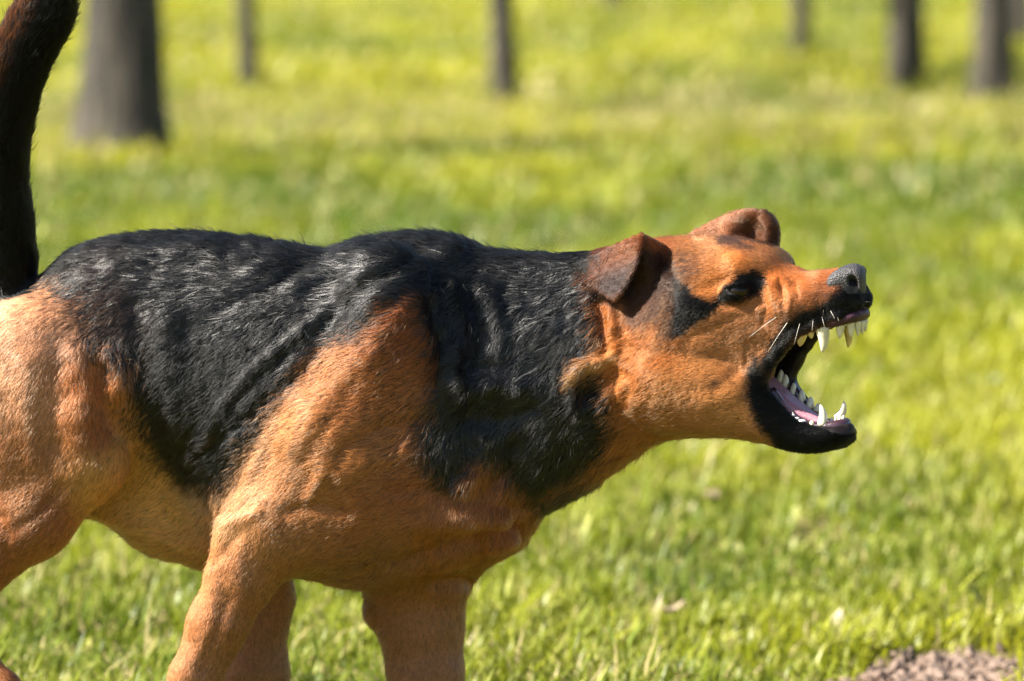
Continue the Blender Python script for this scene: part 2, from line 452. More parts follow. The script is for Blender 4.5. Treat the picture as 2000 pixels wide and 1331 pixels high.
def tree(u, v, wpx, label, lean=(0, 0), height=8.0, flare=1.5, seed=0):
    c = gp(u, v)
    d = c[1] + CAM_D
    rad = wpx / 2 * d / FPX
    rg = np.random.default_rng(seed + 50)
    root = empty('tree', c)
    tag(root, label, 'tree', 'park trees behind the dog')
    V_, F_ = [], []
    def add(path, radii, seg):
        v_, f_ = tube(path, radii, seg)
        o_ = len(V_)
        ph = rg.random() * 6
        for k, q in enumerate(v_):
            V_.append(q)
        F_.extend([tuple(i + o_ for i in t) for t in f_])
    n = 26
    zz = np.concatenate([[-0.05, 0.0, 0.04, 0.1, 0.18, 0.3, 0.45, 0.65], np.linspace(0.9, height * 0.62, n - 8)])
    path = np.array([(lean[0] * z + 0.02 * math.sin(z * 1.7 + seed), lean[1] * z + 0.02 * math.cos(z * 1.3 + seed), z) for z in zz])
    radii = np.array([rad * (1 + (flare - 1) * math.exp(-max(z, 0) / 0.22)) * (1 - 0.45 * max(z, 0) / (height * 0.62)) for z in zz])
    v_, f_ = tube(path, radii, 20)
    for i in range(len(zz)):                                      # buttressed foot, uneven girth
        for k in range(20):
            an = 2 * math.pi * k / 20
            s_ = 1 + 0.14 * math.sin(3 * an + seed) * math.exp(-max(zz[i], 0) / 0.25) + 0.04 * math.sin(5 * an + zz[i] * 3) + 0.02 * rg.normal()
            v_[i * 20 + k, :2] = path[i, :2] + (v_[i * 20 + k, :2] - path[i, :2]) * s_
    V_.extend(v_); F_.extend(f_)
    top = path[-1]
    centers = []
    for k in range(8):
        an = k * 2.4 + seed; z0 = height * (0.40 + 0.03 * k)
        st = np.array([lean[0] * z0, lean[1] * z0, z0])
        L_ = height * (0.34 - 0.02 * k)
        p_ = np.array([st + np.array([math.cos(an) * L_ * t * 0.8, math.sin(an) * L_ * t * 0.8, L_ * (0.75 * t + 0.25 * t * t)]) for t in np.linspace(0, 1, 6)])
        add(p_, np.linspace(rad * 0.42, rad * 0.08, 6), 7)
        centers += [p_[3], p_[4], p_[5], p_[5] + rg.normal(0, 0.3, 3)]
    mesh_object('trunk', V_, F_, BARK, root)
    cn = 2600
    cc = np.array(centers)[rg.integers(0, len(centers), cn)] + rg.normal(0, 0.055 * height, (cn, 3))
    a_ = rg.normal(0, 1, (cn, 3)); a_ /= np.linalg.norm(a_, axis=1)[:, None]
    b_ = np.cross(a_, rg.normal(0, 1, (cn, 3))); b_ /= np.linalg.norm(b_, axis=1)[:, None]
    sz = (0.035 + 0.04 * rg.random(cn))[:, None]
    LV_ = np.stack([cc - a_ * sz, cc + b_ * sz * 0.6, cc + a_ * sz * 1.2, cc - b_ * sz * 0.6], 1).reshape(-1, 3)
    mesh_object('crown', LV_, np.arange(cn * 4).reshape(-1, 4), LEAVES, root, smooth=False)
tree(234, 308, 150, 'thick grey tree trunk rising just behind the raised tail', (0.004, 0), 10.0, 1.5, 1)
tree(479, 178, 36, 'slender dark tree between the thick trunk and the middle of the park', (-0.006, 0), 6.0, 1.3, 2)
tree(986, 212, 46, 'dark young tree standing alone above the middle of the back', (-0.01, 0), 7.0, 1.35, 3)
tree(1572, 120, 36, 'thin dark tree above the muzzle, first of the row towards the corner', (-0.022, 0), 7.0, 1.25, 4)
tree(1776, 178, 70, 'broad dark tree trunk second in the row above the muzzle', (-0.012, 0), 8.5, 1.2, 5)
tree(1942, 208, 74, 'broad leaning tree trunk standing closest to the upper corner beyond the muzzle', (-0.030, 0), 8.5, 1.3, 6)
tree(1992, 96, 40, 'thin tree half cut off by the frame behind the leaning trunk', (-0.010, 0), 7.0, 1.2, 7)
tree(1196, 14, 40, 'far tree whose foot just shows at the top of the lawn', (0, 0), 7.0, 1.2, 8)

# ---------------------------------------------------------------- sculpting field (signed distance on a rectilinear grid)
class Field:
    def __init__(self, xs, ys, zs):
        self.ax = [np.asarray(a, dtype=np.float32) for a in (xs, ys, zs)]
        self.F = np.full([len(a) for a in self.ax], 400.0, dtype=np.float32)
    def box(self, lo, hi):
        sl = []
        for a, l, h in zip(self.ax, lo, hi):
            i0 = max(0, int(np.searchsorted(a, l)) - 1); i1 = min(len(a), int(np.searchsorted(a, h)) + 1)
            if i1 <= i0: return None, None
            sl.append(slice(i0, i1))
        g = (self.ax[0][sl[0]][:, None, None], self.ax[1][sl[1]][None, :, None], self.ax[2][sl[2]][None, None, :])
        return tuple(sl), g
    def put(self, sl, d, k, sub=False):
        A = self.F[sl]
        if sub:
            d = -d
            h = np.maximum(k - np.abs(A - d), 0) / k
            self.F[sl] = np.maximum(A, d) + h * h * (k * 0.25)
        else:
            h = np.maximum(k - np.abs(A - d), 0) / k
            self.F[sl] = np.minimum(A, d) - h * h * (k * 0.25)
    def cone(self, a, b, ra, rb, k=30, sub=False, sw=1.0):
        """tapered capsule; sw stretches it in depth"""
        a, b = np.asarray(a, float), np.asarray(b, float)
        m = max(ra, rb) + k + 10
        mz = np.array([m, m, m * max(sw, 1)])
        sl, g = self.box(np.minimum(a, b) - mz, np.maximum(a, b) + mz)
        if sl is None: return
        d = b - a
        dd = (d * d).sum() + 1e-9
        px, py, pz = g[0] - a[0], g[1] - a[1], g[2] - a[2]
        t = np.clip((px * d[0] + py * d[1] + pz * d[2]) / dd, 0, 1)
        r = np.sqrt((px - t * d[0]) ** 2 + (py - t * d[1]) ** 2 + ((pz - t * d[2]) / sw) ** 2) - (ra + (rb - ra) * t)
        self.put(sl, r.astype(np.float32), k, sub)
    def chain(self, pts, k=30, sub=False, sw=1.0):
        for p, q in zip(pts[:-1], pts[1:]):
            self.cone(p[:3], q[:3], p[3], q[3], k, sub, sw)
    def ell(self, c, r, k=30, ang=0.0, sub=False, yaw=0.0):
        c, r = np.asarray(c, float), np.asarray(r, float)
        m = r.max() + k + 10
        sl, g = self.box(c - m, c + m)
        if sl is None: return
        x, y, z = g[0] - c[0], g[1] - c[1], g[2] - c[2]
        if yaw:
            cy, sy = math.cos(yaw), math.sin(yaw)
            x, z = cy * x - sy * z, sy * x + cy * z
        ca, sa = math.cos(ang), math.sin(ang)
        x, y = ca * x + sa * y, -sa * x + ca * y
        q = np.sqrt((x / r[0]) ** 2 + (y / r[1]) ** 2 + (z / r[2]) ** 2)
        q2 = np.sqrt((x / r[0] ** 2) ** 2 + (y / r[1] ** 2) ** 2 + (z / r[2] ** 2) ** 2) + 1e-6
        self.put(sl, (q * (q - 1) / q2).astype(np.float32), k, sub)
    def tri(self, a, b, c, r, k=8, sub=False):
        """a thick triangle"""
        a, b, c = (np.asarray(q, float) for q in (a, b, c))
        m = r + k + 8
        sl, g = self.box(np.minimum(np.minimum(a, b), c) - m, np.maximum(np.maximum(a, b), c) + m)
        if sl is None: return
        p = np.stack(np.broadcast_arrays(*g), -1).reshape(-1, 3)
        ba, cb, ac = b - a, c - b, a - c
        pa, pb, pc = p - a, p - b, p - c
        nor = np.cross(ba, ac)
        inside = (np.sign(pa @ np.cross(ba, nor)) + np.sign(pb @ np.cross(cb, nor)) + np.sign(pc @ np.cross(ac, nor))) >= 2
        def seg(pp, e):
            t = np.clip(pp @ e / (e @ e), 0, 1)
            return ((pp - t[:, None] * e) ** 2).sum(1)
        de = np.minimum(np.minimum(seg(pa, ba), seg(pb, cb)), seg(pc, ac))
        dp = (pa @ nor) ** 2 / (nor @ nor)
        d = np.sqrt(np.where(inside, dp, de)) - r
        self.put(sl, d.reshape(self.F[sl].shape).astype(np.float32), k, sub)
    def surf(self, u, v):
        """depth w of the side facing the viewer at (u, v)"""
        i = min(len(self.ax[0]) - 1, int(np.searchsorted(self.ax[0], u)))
        j = min(len(self.ax[1]) - 1, int(np.searchsorted(self.ax[1], v)))
        col = self.F[i, j]
        n = np.nonzero(col < 0)[0]
        if len(n) == 0: return None
        k = n[0]
        if k == 0: return float(self.ax[2][0])
        a, b = col[k - 1], col[k]
        return float(self.ax[2][k - 1] + (self.ax[2][k] - self.ax[2][k - 1]) * a / (a - b))
    def stroke(self, pts, k=16, sub=False):
        """a raised (or cut) line drawn on the near side; pts = (u, v, radius, how far its centre sits outside)"""
        sp = spline(np.array(pts, float), 4)
        q = []
        for u, v, r, o in sp:
            w = self.surf(u, v)
            if w is not None: q.append((u, v, w - o, r))
        for a, b in zip(q[:-1], q[1:]):
            if abs(a[2] - b[2]) < 60: self.cone(a[:3], b[:3], a[3], b[3], k, sub)
    def mesh(self, iters=2):
        """naive surface nets -> verts (drawing units), quads"""
        F = self.F; S = F < 0
        n0, n1, n2 = F.shape
        cnt = np.zeros((n0 - 1, n1 - 1, n2 - 1), dtype=np.uint8)
        for dx in (0, 1):
            for dy in (0, 1):
                for dz in (0, 1):
                    cnt += S[dx:n0 - 1 + dx, dy:n1 - 1 + dy, dz:n2 - 1 + dz]
        act = np.argwhere((cnt > 0) & (cnt < 8))
        idx = np.full(cnt.shape, -1, dtype=np.int32)
        idx[act[:, 0], act[:, 1], act[:, 2]] = np.arange(len(act))
        acc = np.zeros((len(act), 3)); num = np.zeros(len(act))
        corners = [(0,0,0),(1,0,0),(0,1,0),(1,1,0),(0,0,1),(1,0,1),(0,1,1),(1,1,1)]
        vals = [F[act[:, 0] + c[0], act[:, 1] + c[1], act[:, 2] + c[2]] for c in corners]
        for a in range(8):
            for b in range(a + 1, 8):
                diff = [corners[b][i] - corners[a][i] for i in range(3)]
                if sum(map(abs, diff)) != 1: continue
                m = (vals[a] < 0) != (vals[b] < 0)
                t = vals[a][m] / (vals[a][m] - vals[b][m])
                for i in range(3):
                    ia = act[m, i] + corners[a][i]; ib = act[m, i] + corners[b][i]
                    acc[m, i] += self.ax[i][ia] + (self.ax[i][ib] - self.ax[i][ia]) * t
                num[m] += 1
        V = acc / num[:, None]
        quads = []
        for ax in range(3):
            sl0 = [slice(1, n - 1) for n in F.shape]; sl1 = list(sl0)
            sl0[ax] = slice(0, F.shape[ax] - 1); sl1[ax] = slice(1, F.shape[ax])
            s0, s1 = S[tuple(sl0)], S[tuple(sl1)]
            e = np.argwhere(s0 != s1)
            flip = s0[e[:, 0], e[:, 1], e[:, 2]]
            off = np.array([1, 1, 1]); off[ax] = 0
            e = e + off
            o1, o2 = [(1, 2), (2, 0), (0, 1)][ax]
            def cell(d1, d2):
                c = e.copy(); c[:, o1] -= d1; c[:, o2] -= d2
                return idx[c[:, 0], c[:, 1], c[:, 2]]
            q = np.stack([cell(1, 1), cell(0, 1), cell(0, 0), cell(1, 0)], 1)
            q[~flip] = q[~flip][:, ::-1]
            quads.append(q)
        Q = np.vstack(quads)
        Q = Q[(Q >= 0).all(1)]
        for _ in range(iters):                     # light relaxation
            s = np.zeros_like(V); c = np.zeros(len(V))
            for a in range(4):
                b = (a + 1) % 4
                for i, j in ((a, b), (b, a)):
                    for d in range(3):
                        s[:, d] += np.bincount(Q[:, i], V[Q[:, j], d], len(V))
                    c += np.bincount(Q[:, i], minlength=len(V))
            V = V * 0.5 + 0.5 * s / np.maximum(c, 1)[:, None]
        # keep only pieces that hang together with the largest one
        lab = np.arange(len(V))
        while True:
            new = lab.copy()
            m = lab[Q].min(1)
            for a in range(4): np.minimum.at(new, Q[:, a], m)
            new = new[new]
            if (new == lab).all(): break
            lab = new
        ids, c = np.unique(lab, return_counts=True)
        keep = lab == ids[c.argmax()]
        remap = np.cumsum(keep) - 1
        Q = remap[Q[keep[Q[:, 0]]]]
        return V[keep], Q
def seg_axis(*parts):
    out = []
    for a, b, s in parts:
        out.append(np.arange(a, b, s))
    return np.concatenate(out)
def vnormals(V, Q):
    n = np.cross(V[Q[:, 2]] - V[Q[:, 0]], V[Q[:, 3]] - V[Q[:, 1]])
    out = np.zeros_like(V)
    for a in range(4):
        for d in range(3): out[:, d] += np.bincount(Q[:, a], n[:, d], len(V))
    return out / (np.linalg.norm(out, axis=1)[:, None] + 1e-12)

# ---------------------------------------------------------------- the dog's axes
LX, LV, LW = 0.53, -0.14, 0.85           # one unit towards the far side of the head, in (u, v, w)
HW0, HSL = -130.0, -0.62                 # head's middle plane: w = HW0 + HSL * (u - 1400)
WC_U = [-460, -100, 600, 1000, 1250, 1400, 1700]
WC_W = [230, 185, 62, 0, -50, -130, -316]
def wc(u): return np.interp(u, WC_U, WC_W)
def near(u, v, S): 
    """a point on the near half of the head seen at (u, v), S units from the middle plane"""
    return (u, v, HW0 + HSL * (u + LX * S - 1400) - LW * S)
def far(u, v, S):
    um, vm = u + LX * S, v + LV * S
    return (um + LX * S, vm + LV * S, HW0 + HSL * (um - 1400) + LW * S)
def both(u, v, S): return (near(u, v, S), far(u, v, S))
def head_s(U, W): return (W - HW0 - HSL * (U - 1400)) / (LW - HSL * LX)

XS = seg_axis((-470, 1090, 6.5), (1090, 1716, 2.9))
YS = seg_axis((-100, 395, 6.5), (395, 905, 2.9), (905, 1660, 6.5))
ZS = seg_axis((-400, -40, 3.6), (-40, 350, 6.5))
f = Field(XS, YS, ZS)

def dens(tab):
    t = spline(np.array(tab, float), 6)
    return t
# trunk and neck: u, top, bottom, half width
trunk = dens([(-90, 690, 820, 70), (-40, 640, 900, 115), (30, 580, 950, 145), (80, 540, 975, 158), (140, 490, 995, 162), (210, 466, 1020, 158), (290, 454, 1045, 150),
              (370, 453, 1075, 152), (460, 461, 1098, 165), (560, 478, 1122, 180), (640, 486, 1138, 186), (700, 472, 1148, 186),
              (770, 460, 1148, 180), (850, 460, 1130, 158), (900, 471, 1102, 144), (960, 488, 1062, 132), (1030, 496, 1016, 126),
              (1100, 497, 982, 124), (1170, 496, 940, 124), (1240, 490, 888, 120), (1300, 490, 858, 112), (1380, 500, 852, 96), (1450, 560, 850, 70)])
sl, g = f.box((-100, 380, -400), (1455, 1250, 350))
u1 = f.ax[0][sl[0]]
ip = lambda j: np.interp(u1, trunk[:, 0], trunk[:, j]).astype(np.float32)[:, None, None]
T, B, H = ip(1), ip(2), ip(3)
vc, hv = (T + B) / 2, (B - T) / 2
ycen = np.interp(u1, WC_U, WC_W).astype(np.float32)[:, None, None]
x = (g[1] - vc) / hv
# narrower along the spine, fuller at two thirds of the depth
Hn = H * (1.0 + 0.10 * x - 0.06 * x * x)
tuck = np.interp(u1, [60, 170, 330, 460], [0, 1, 1, 0]).astype(np.float32)[:, None, None]
Hn = Hn * (1 - 0.80 * tuck * sstep(0.0, 0.85, x))
d = (np.sqrt(x * x + ((g[2] - ycen) / Hn) ** 2) - 1) * np.minimum(hv, H)
d = np.maximum(d, np.maximum(-90 - g[0], g[0] - 1450))
f.put(sl, d.astype(np.float32), 1.0)

# ---------------------------------------------------------------- body masses
def w_(u, s): return float(wc(u)) + s
# hips and thighs
f.ell((40, 738, w_(60, 0)), (165, 160, 160), 40, 0.3)
f.ell((70, 800, w_(60, -100)), (165, 225, 96), 30, 0.25)              # near thigh
f.chain([(150, 820, w_(60, -112), 88), (165, 900, w_(60, -116), 74), (60, 1010, w_(20, -104), 78), (-50, 1110, w_(-60, -92), 58),
         (-140, 1200, w_(-140, -90), 40)], 30)
f.ell((188, 880, w_(60, -124)), (52, 95, 52), 22, 0.2)
f.chain([(-140, 1195, w_(-140, -90), 40), (-80, 1262, w_(-80, -90), 40), (0, 1350, w_(0, -90), 38), (60, 1440, w_(0, -90), 36)], 24)
gv = v_ground(w_(0, -90))
f.chain([(60, 1440, w_(0, -90), 38), (85, gv - 60, w_(0, -90), 38), (130, gv - 38, w_(0, -90), 40), (185, gv - 26, w_(0, -90), 27)], 16)
# far hind leg, reaching forward under the belly
f.ell((140, 800, w_(140, 80)), (170, 210, 80), 50, -0.3)
f.chain([(150, 850, w_(150, 95), 120), (330, 985, w_(330, 98), 92), (490, 1080, w_(470, 100), 70), (517, 1170, w_(470, 102), 52), (500, 1240, w_(470, 102), 52),
         (492, 1320, w_(470, 102), 66), (498, 1400, w_(470, 102), 46), (505, 1480, w_(470, 102), 42)], 34)
gv = v_ground(w_(470, 102))
f.chain([(505, 1480, w_(470, 102), 42), (515, gv - 50, w_(470, 102), 40), (560, gv - 36, w_(470, 102), 40), (612, gv - 26, w_(470, 102), 27)], 16)
# tail
tl = spline([(-5, 640, 175, 70), (10, 560, 172, 60), (8, 450, 170, 52), (-2, 340, 168, 50), (8, 230, 165, 50), (40, 115, 160, 51), (82, 35, 155, 52), (104, -20, 152, 40)], 5)
f.chain([tuple(q) for q in tl], 14)
# shoulder blade, upper arm, breast, on both sides
for sg in (-1, 1):
    o = 0 if sg < 0 else 120
    f.ell((790 + o, 690, w_(800, sg * 116)), (105, 210, 70), 50, -0.22)
    if sg < 0:
        f.chain([(770, 650, w_(770, -104), 90), (665, 860, w_(650, -122), 100), (550, 1010, w_(545, -118), 82)], 44)
        f.chain([(850, 900, w_(860, -78), 84), (700, 985, w_(700, -98), 92), (545, 1040, w_(545, -112), 80)], 46)
        f.ell((668, 895, w_(660, -146)), (76, 150, 70), 36, -0.52)
    else:
        f.chain([(880, 700, w_(880, 90), 95), (870, 930, w_(870, 90), 110), (822, 1090, w_(820, 96), 100)], 50)
f.ell((870, 985, w_(880, -40)), (140, 92, 100), 46, -0.25)
f.ell((930, 1000, w_(930, 55)), (120, 100, 100), 50, -0.25)
# near foreleg, driven back
nl = w_(500, -118)
f.chain([(530, 1030, nl, 84), (470, 1128, nl + 4, 63), (427, 1220, nl + 8, 55), (381, 1325, nl + 12, 47), (345, 1410, nl + 14, 43)], 24)
f.ell((452, 1046, nl - 2), (30, 44, 40), 26, 0.3)                     # point of the elbow
gv = v_ground(nl)
f.chain([(343, 1410, nl + 14, 47), (330, gv - 70, nl + 14, 40), (362, gv - 40, nl + 14, 42), (420, gv - 26, nl + 14, 28)], 16)
# far foreleg
fl = w_(820, 104)
f.chain([(860, 1040, fl - 20, 110), (815, 1130, fl, 94), (822, 1215, fl, 79), (832, 1320, fl, 69), (842, 1410, fl, 60)], 26)
f.ell((738, 1190, fl), (24, 30, 30), 22)
gv = v_ground(fl)
f.chain([(842, 1410, fl, 60), (848, gv - 70, fl, 48), (880, gv - 42, fl, 46), (936, gv - 28, fl, 30)], 16)
for cu, cw, dv in ((155, w_(0, -90), 0), (585, w_(470, 102), 0), (390, nl + 14, 0), (905, fl, 0)):    # toes
    gv = v_ground(cw)
    for k in (-1.5, -0.5, 0.5, 1.5):
        f.ell((cu + 26 - abs(k) * 8, gv - 20, cw + k * 21), (36, 20, 12), 8, 0.2)

# ---------------------------------------------------------------- head
hd = dens([(1170, 506, 740, 96), (1230, 486, 750, 104), (1300, 475, 752, 110), (1360, 469, 742, 112), (1420, 467, 722, 106), (1470, 477, 698, 94), (1510, 499, 676, 80),
           (1537, 523, 664, 70), (1560, 532, 656, 62), (1590, 532, 646, 56), (1620, 528, 637, 51), (1645, 524, 624, 44), (1668, 532, 606, 34), (1682, 548, 588, 18)])
sl, g = f.box((1090, 380, -400), (1716, 800, 200))
U, Vv, W = np.broadcast_arrays(*g)
s = (W - HW0 - HSL * (U - 1400)) / (LW - HSL * LX)
um, vm = U - LX * s, Vv - LV * s
T, B, H = (np.interp(um, hd[:, 0], hd[:, j]) for j in (1, 2, 3))
hv = (B - T) / 2
x = (vm - (T + B) / 2) / hv
Hn = H * (1 + 0.10 * x)
d = ((np.abs(x) ** 2.3 + np.abs(s / Hn) ** 2.3) ** (1 / 2.3) - 1) * np.minimum(hv, H) * 0.9
d = np.maximum(d, np.maximum(1170 - um, um - 1684) * 0.8)
f.put(sl, d.astype(np.float32), 40)
for pt in both(1345, 690, 64): f.ell(pt, (105, 100, 50), 50, 0.5)                     # jaw muscle
for pt in both(1395, 606, 82): f.ell(pt, (70, 26, 20), 36, 0.15)                     # cheekbone
for pt in both(1392, 536, 60): f.ell(pt, (66, 17, 20), 34, -0.28)                    # brow
for pt in both(1462, 522, 50): f.ell(pt, (30, 14, 18), 30, 0.35)
for pt in both(1528, 592, 42): f.ell(pt, (24, 46, 24), 30, -0.35)                    # raised lip
for pt in both(1592, 596, 36): f.ell(pt, (66, 34, 22), 28, -0.12)                    # whisker pad
for pt in both(1650, 588, 20): f.ell(pt, (32, 24, 20), 22, -0.15)
# lower jaw
for side in (near, far):
    L = spline([(1300, 742, 60, 98), (1400, 772, 56, 76), (1480, 810, 46, 47), (1555, 851, 33, 28), (1612, 855, 20, 22), (1645, 842, 10, 17)], 5)
    f.chain([side(a, b, S) + (r,) for a, b, S, r in L], 10)
f.cone(near(1560, 857, 0), near(1648, 841, 0), 20, 16, 20)
f.ell(near(1480, 852, 5), (20, 11, 12), 14)
# cheeks stretched between the jaws
for side in (near, far):
    a, b, c, e, h = side(1542, 656, 48), side(1495, 718, 53), side(1482, 754, 51), side(1420, 650, 62), side(1410, 800, 56)
    f.tri(a, b, e, 9, 26); f.tri(b, e, h, 9, 26); f.tri(b, c, h, 9, 26); f.tri(c, h, side(1543, 832, 40), 8, 20)
# mouth cavity
CAV = [((1412, 742), 14), ((1482, 738), 44), ((1580, 742), 72), ((1690, 738), 112)]
def lat_cone(um_a, va, ra, um_b, vb, rb, sw, k):
    a = np.array((um_a, va, HW0 + HSL * (um_a - 1400))); b = np.array((um_b, vb, HW0 + HSL * (um_b - 1400)))
    return a, b
def cavity(U, V, W):
    """distance to the space between the jaws"""
    s = (W - HW0 - HSL * (U - 1400)) / (LW - HSL * LX)
    um, vm = U - LX * s, V - LV * s
    r = np.full(np.shape(U + V + W), 1e3)
    for ((ua, va), ra), ((ub, vb), rb) in zip(CAV[:-1], CAV[1:]):
        du, dv = ub - ua, vb - va
        t = np.clip(((um - ua) * du + (vm - va) * dv) / (du * du + dv * dv), 0, 1)
        rr = ra + (rb - ra) * t
        q = np.sqrt((um - ua - t * du) ** 2 + (vm - va - t * dv) ** 2) - rr
        lim = np.abs(s) - np.interp(um, [1420, 1480, 1540, 1600, 1700], [26, 40, 43, 34, 26])
        r = np.minimum(r, np.maximum(q, lim))
    return r
sl, g = f.box((1380, 560, -400), (1716, 905, 100))
f.put(sl, cavity(*np.broadcast_arrays(*g)).astype(np.float32), 10, True)
# lips
for side in (near, far):
    L = [(1676, 594, 16, 8), (1640, 618, 36, 9), (1600, 631, 44, 10), (1558, 651, 50, 9), (1522, 690, 54, 7), (1497, 724, 56, 7), (1483, 756, 54, 7),
         (1501, 794, 48, 7), (1538, 829, 41, 7), (1585, 845, 32, 8), (1635, 842, 17, 8), (1656, 836, 4, 8)]
    f.chain([side(a, b, S) + (r,) for a, b, S, r in L], 10)
# eyes: a shallow socket, lids round the eyeball, a narrow almond opening
ES = 84
EYES = [near(1442, 568, ES), far(1442, 568, ES)]
for e, side in zip(EYES, (near, far)):
    f.ell(side(1450, 562, 108), (46, 24, 22), 26, -0.15, True)
    f.ell(e, (30, 23, 24), 14, -0.1)
    f.ell(side(1442, 569, ES + 24), (24, 8, 22), 5, 0.2, True)
# ears: folded flaps built as thick curved sheets
def sheet(rows, side, r, k=7, n=4):
    g = np.array([spline(np.array(q, float), n) for q in rows])
    g = np.array([spline(g[:, j], n) for j in range(g.shape[1])]).transpose(1, 0, 2)
    w3 = np.array([[side(*q) for q in row] for row in g])
    for i in range(w3.shape[0] - 1):
        for j in range(w3.shape[1] - 1):
            f.tri(w3[i, j], w3[i + 1, j], w3[i, j + 1], r, k); f.tri(w3[i + 1, j], w3[i + 1, j + 1], w3[i, j + 1], r, k)
# standing part from the skull to the crease, then the flap falling back and down over it
for side in (near, far) if False else (near,):
    sheet([[(1304, 496, 58), (1284, 486, 80), (1258, 470, 96)],
           [(1302, 552, 68), (1276, 520, 91), (1246, 500, 96)],
           [(1290, 600, 62), (1258, 580, 80), (1226, 562, 80)],
           [(1262, 650, 56), (1236, 630, 58), (1208, 612, 56)]], side, 5.5, 12, 3)
    # the flap: a thin curved triangle with a crisp fold, hanging back and down
    A_, B2, C_, AB, AC, BC = (np.array(q, float) for q in ((1257, 459, 104), (1127, 517, 116), (1203, 588, 146), (1192, 483, 128), (1250, 528, 142), (1146, 562, 134)))
    nb = 8
    bez = {}
    for i_ in range(nb + 1):
        for j_ in range(nb + 1 - i_):
            a, b = i_ / nb, j_ / nb; c = 1 - a - b
            bez[i_, j_] = side(*(A_ * a * a + B2 * b * b + C_ * c * c + 2 * AB * a * b + 2 * AC * a * c + 2 * BC * b * c))
    for i_ in range(nb):
        for j_ in range(nb - i_):
            f.tri(bez[i_, j_], bez[i_ + 1, j_], bez[i_, j_ + 1], 3.4, 3)
            if i_ + j_ < nb - 1: f.tri(bez[i_ + 1, j_], bez[i_ + 1, j_ + 1], bez[i_, j_ + 1], 3.4, 3)
def sfar(u, v, dw): return (u, v, HW0 + HSL * (u - 70 * LX - 1400) + 70 * LW + dw)
sheet([[(1336, 474, -20), (1384, 448, 0), (1424, 430, 14), (1462, 421, 20), (1496, 428, 22), (1512, 450, 16)],
       [(1350, 482, -24), (1392, 462, -6), (1432, 446, -2), (1466, 440, 30), (1492, 448, 34), (1510, 466, 10)],
       [(1372, 494, -30), (1404, 482, -14), (1436, 478, -4), (1466, 474, 32), (1490, 474, 30), (1506, 482, 2)],
       [(1392, 506, -34), (1416, 500, -20), (1444, 500, -6), (1466, 500, 16), (1484, 498, 12), (1496, 494, -4)]], sfar, 6, 9, 3)
sheet([[(1500, 428, 22), (1514, 446, 10), (1512, 474, -8)], [(1488, 424, 20), (1504, 450, -8), (1500, 486, -16)]], sfar, 4, 8, 3)

V0, Q0 = f.mesh(2)
del f.F

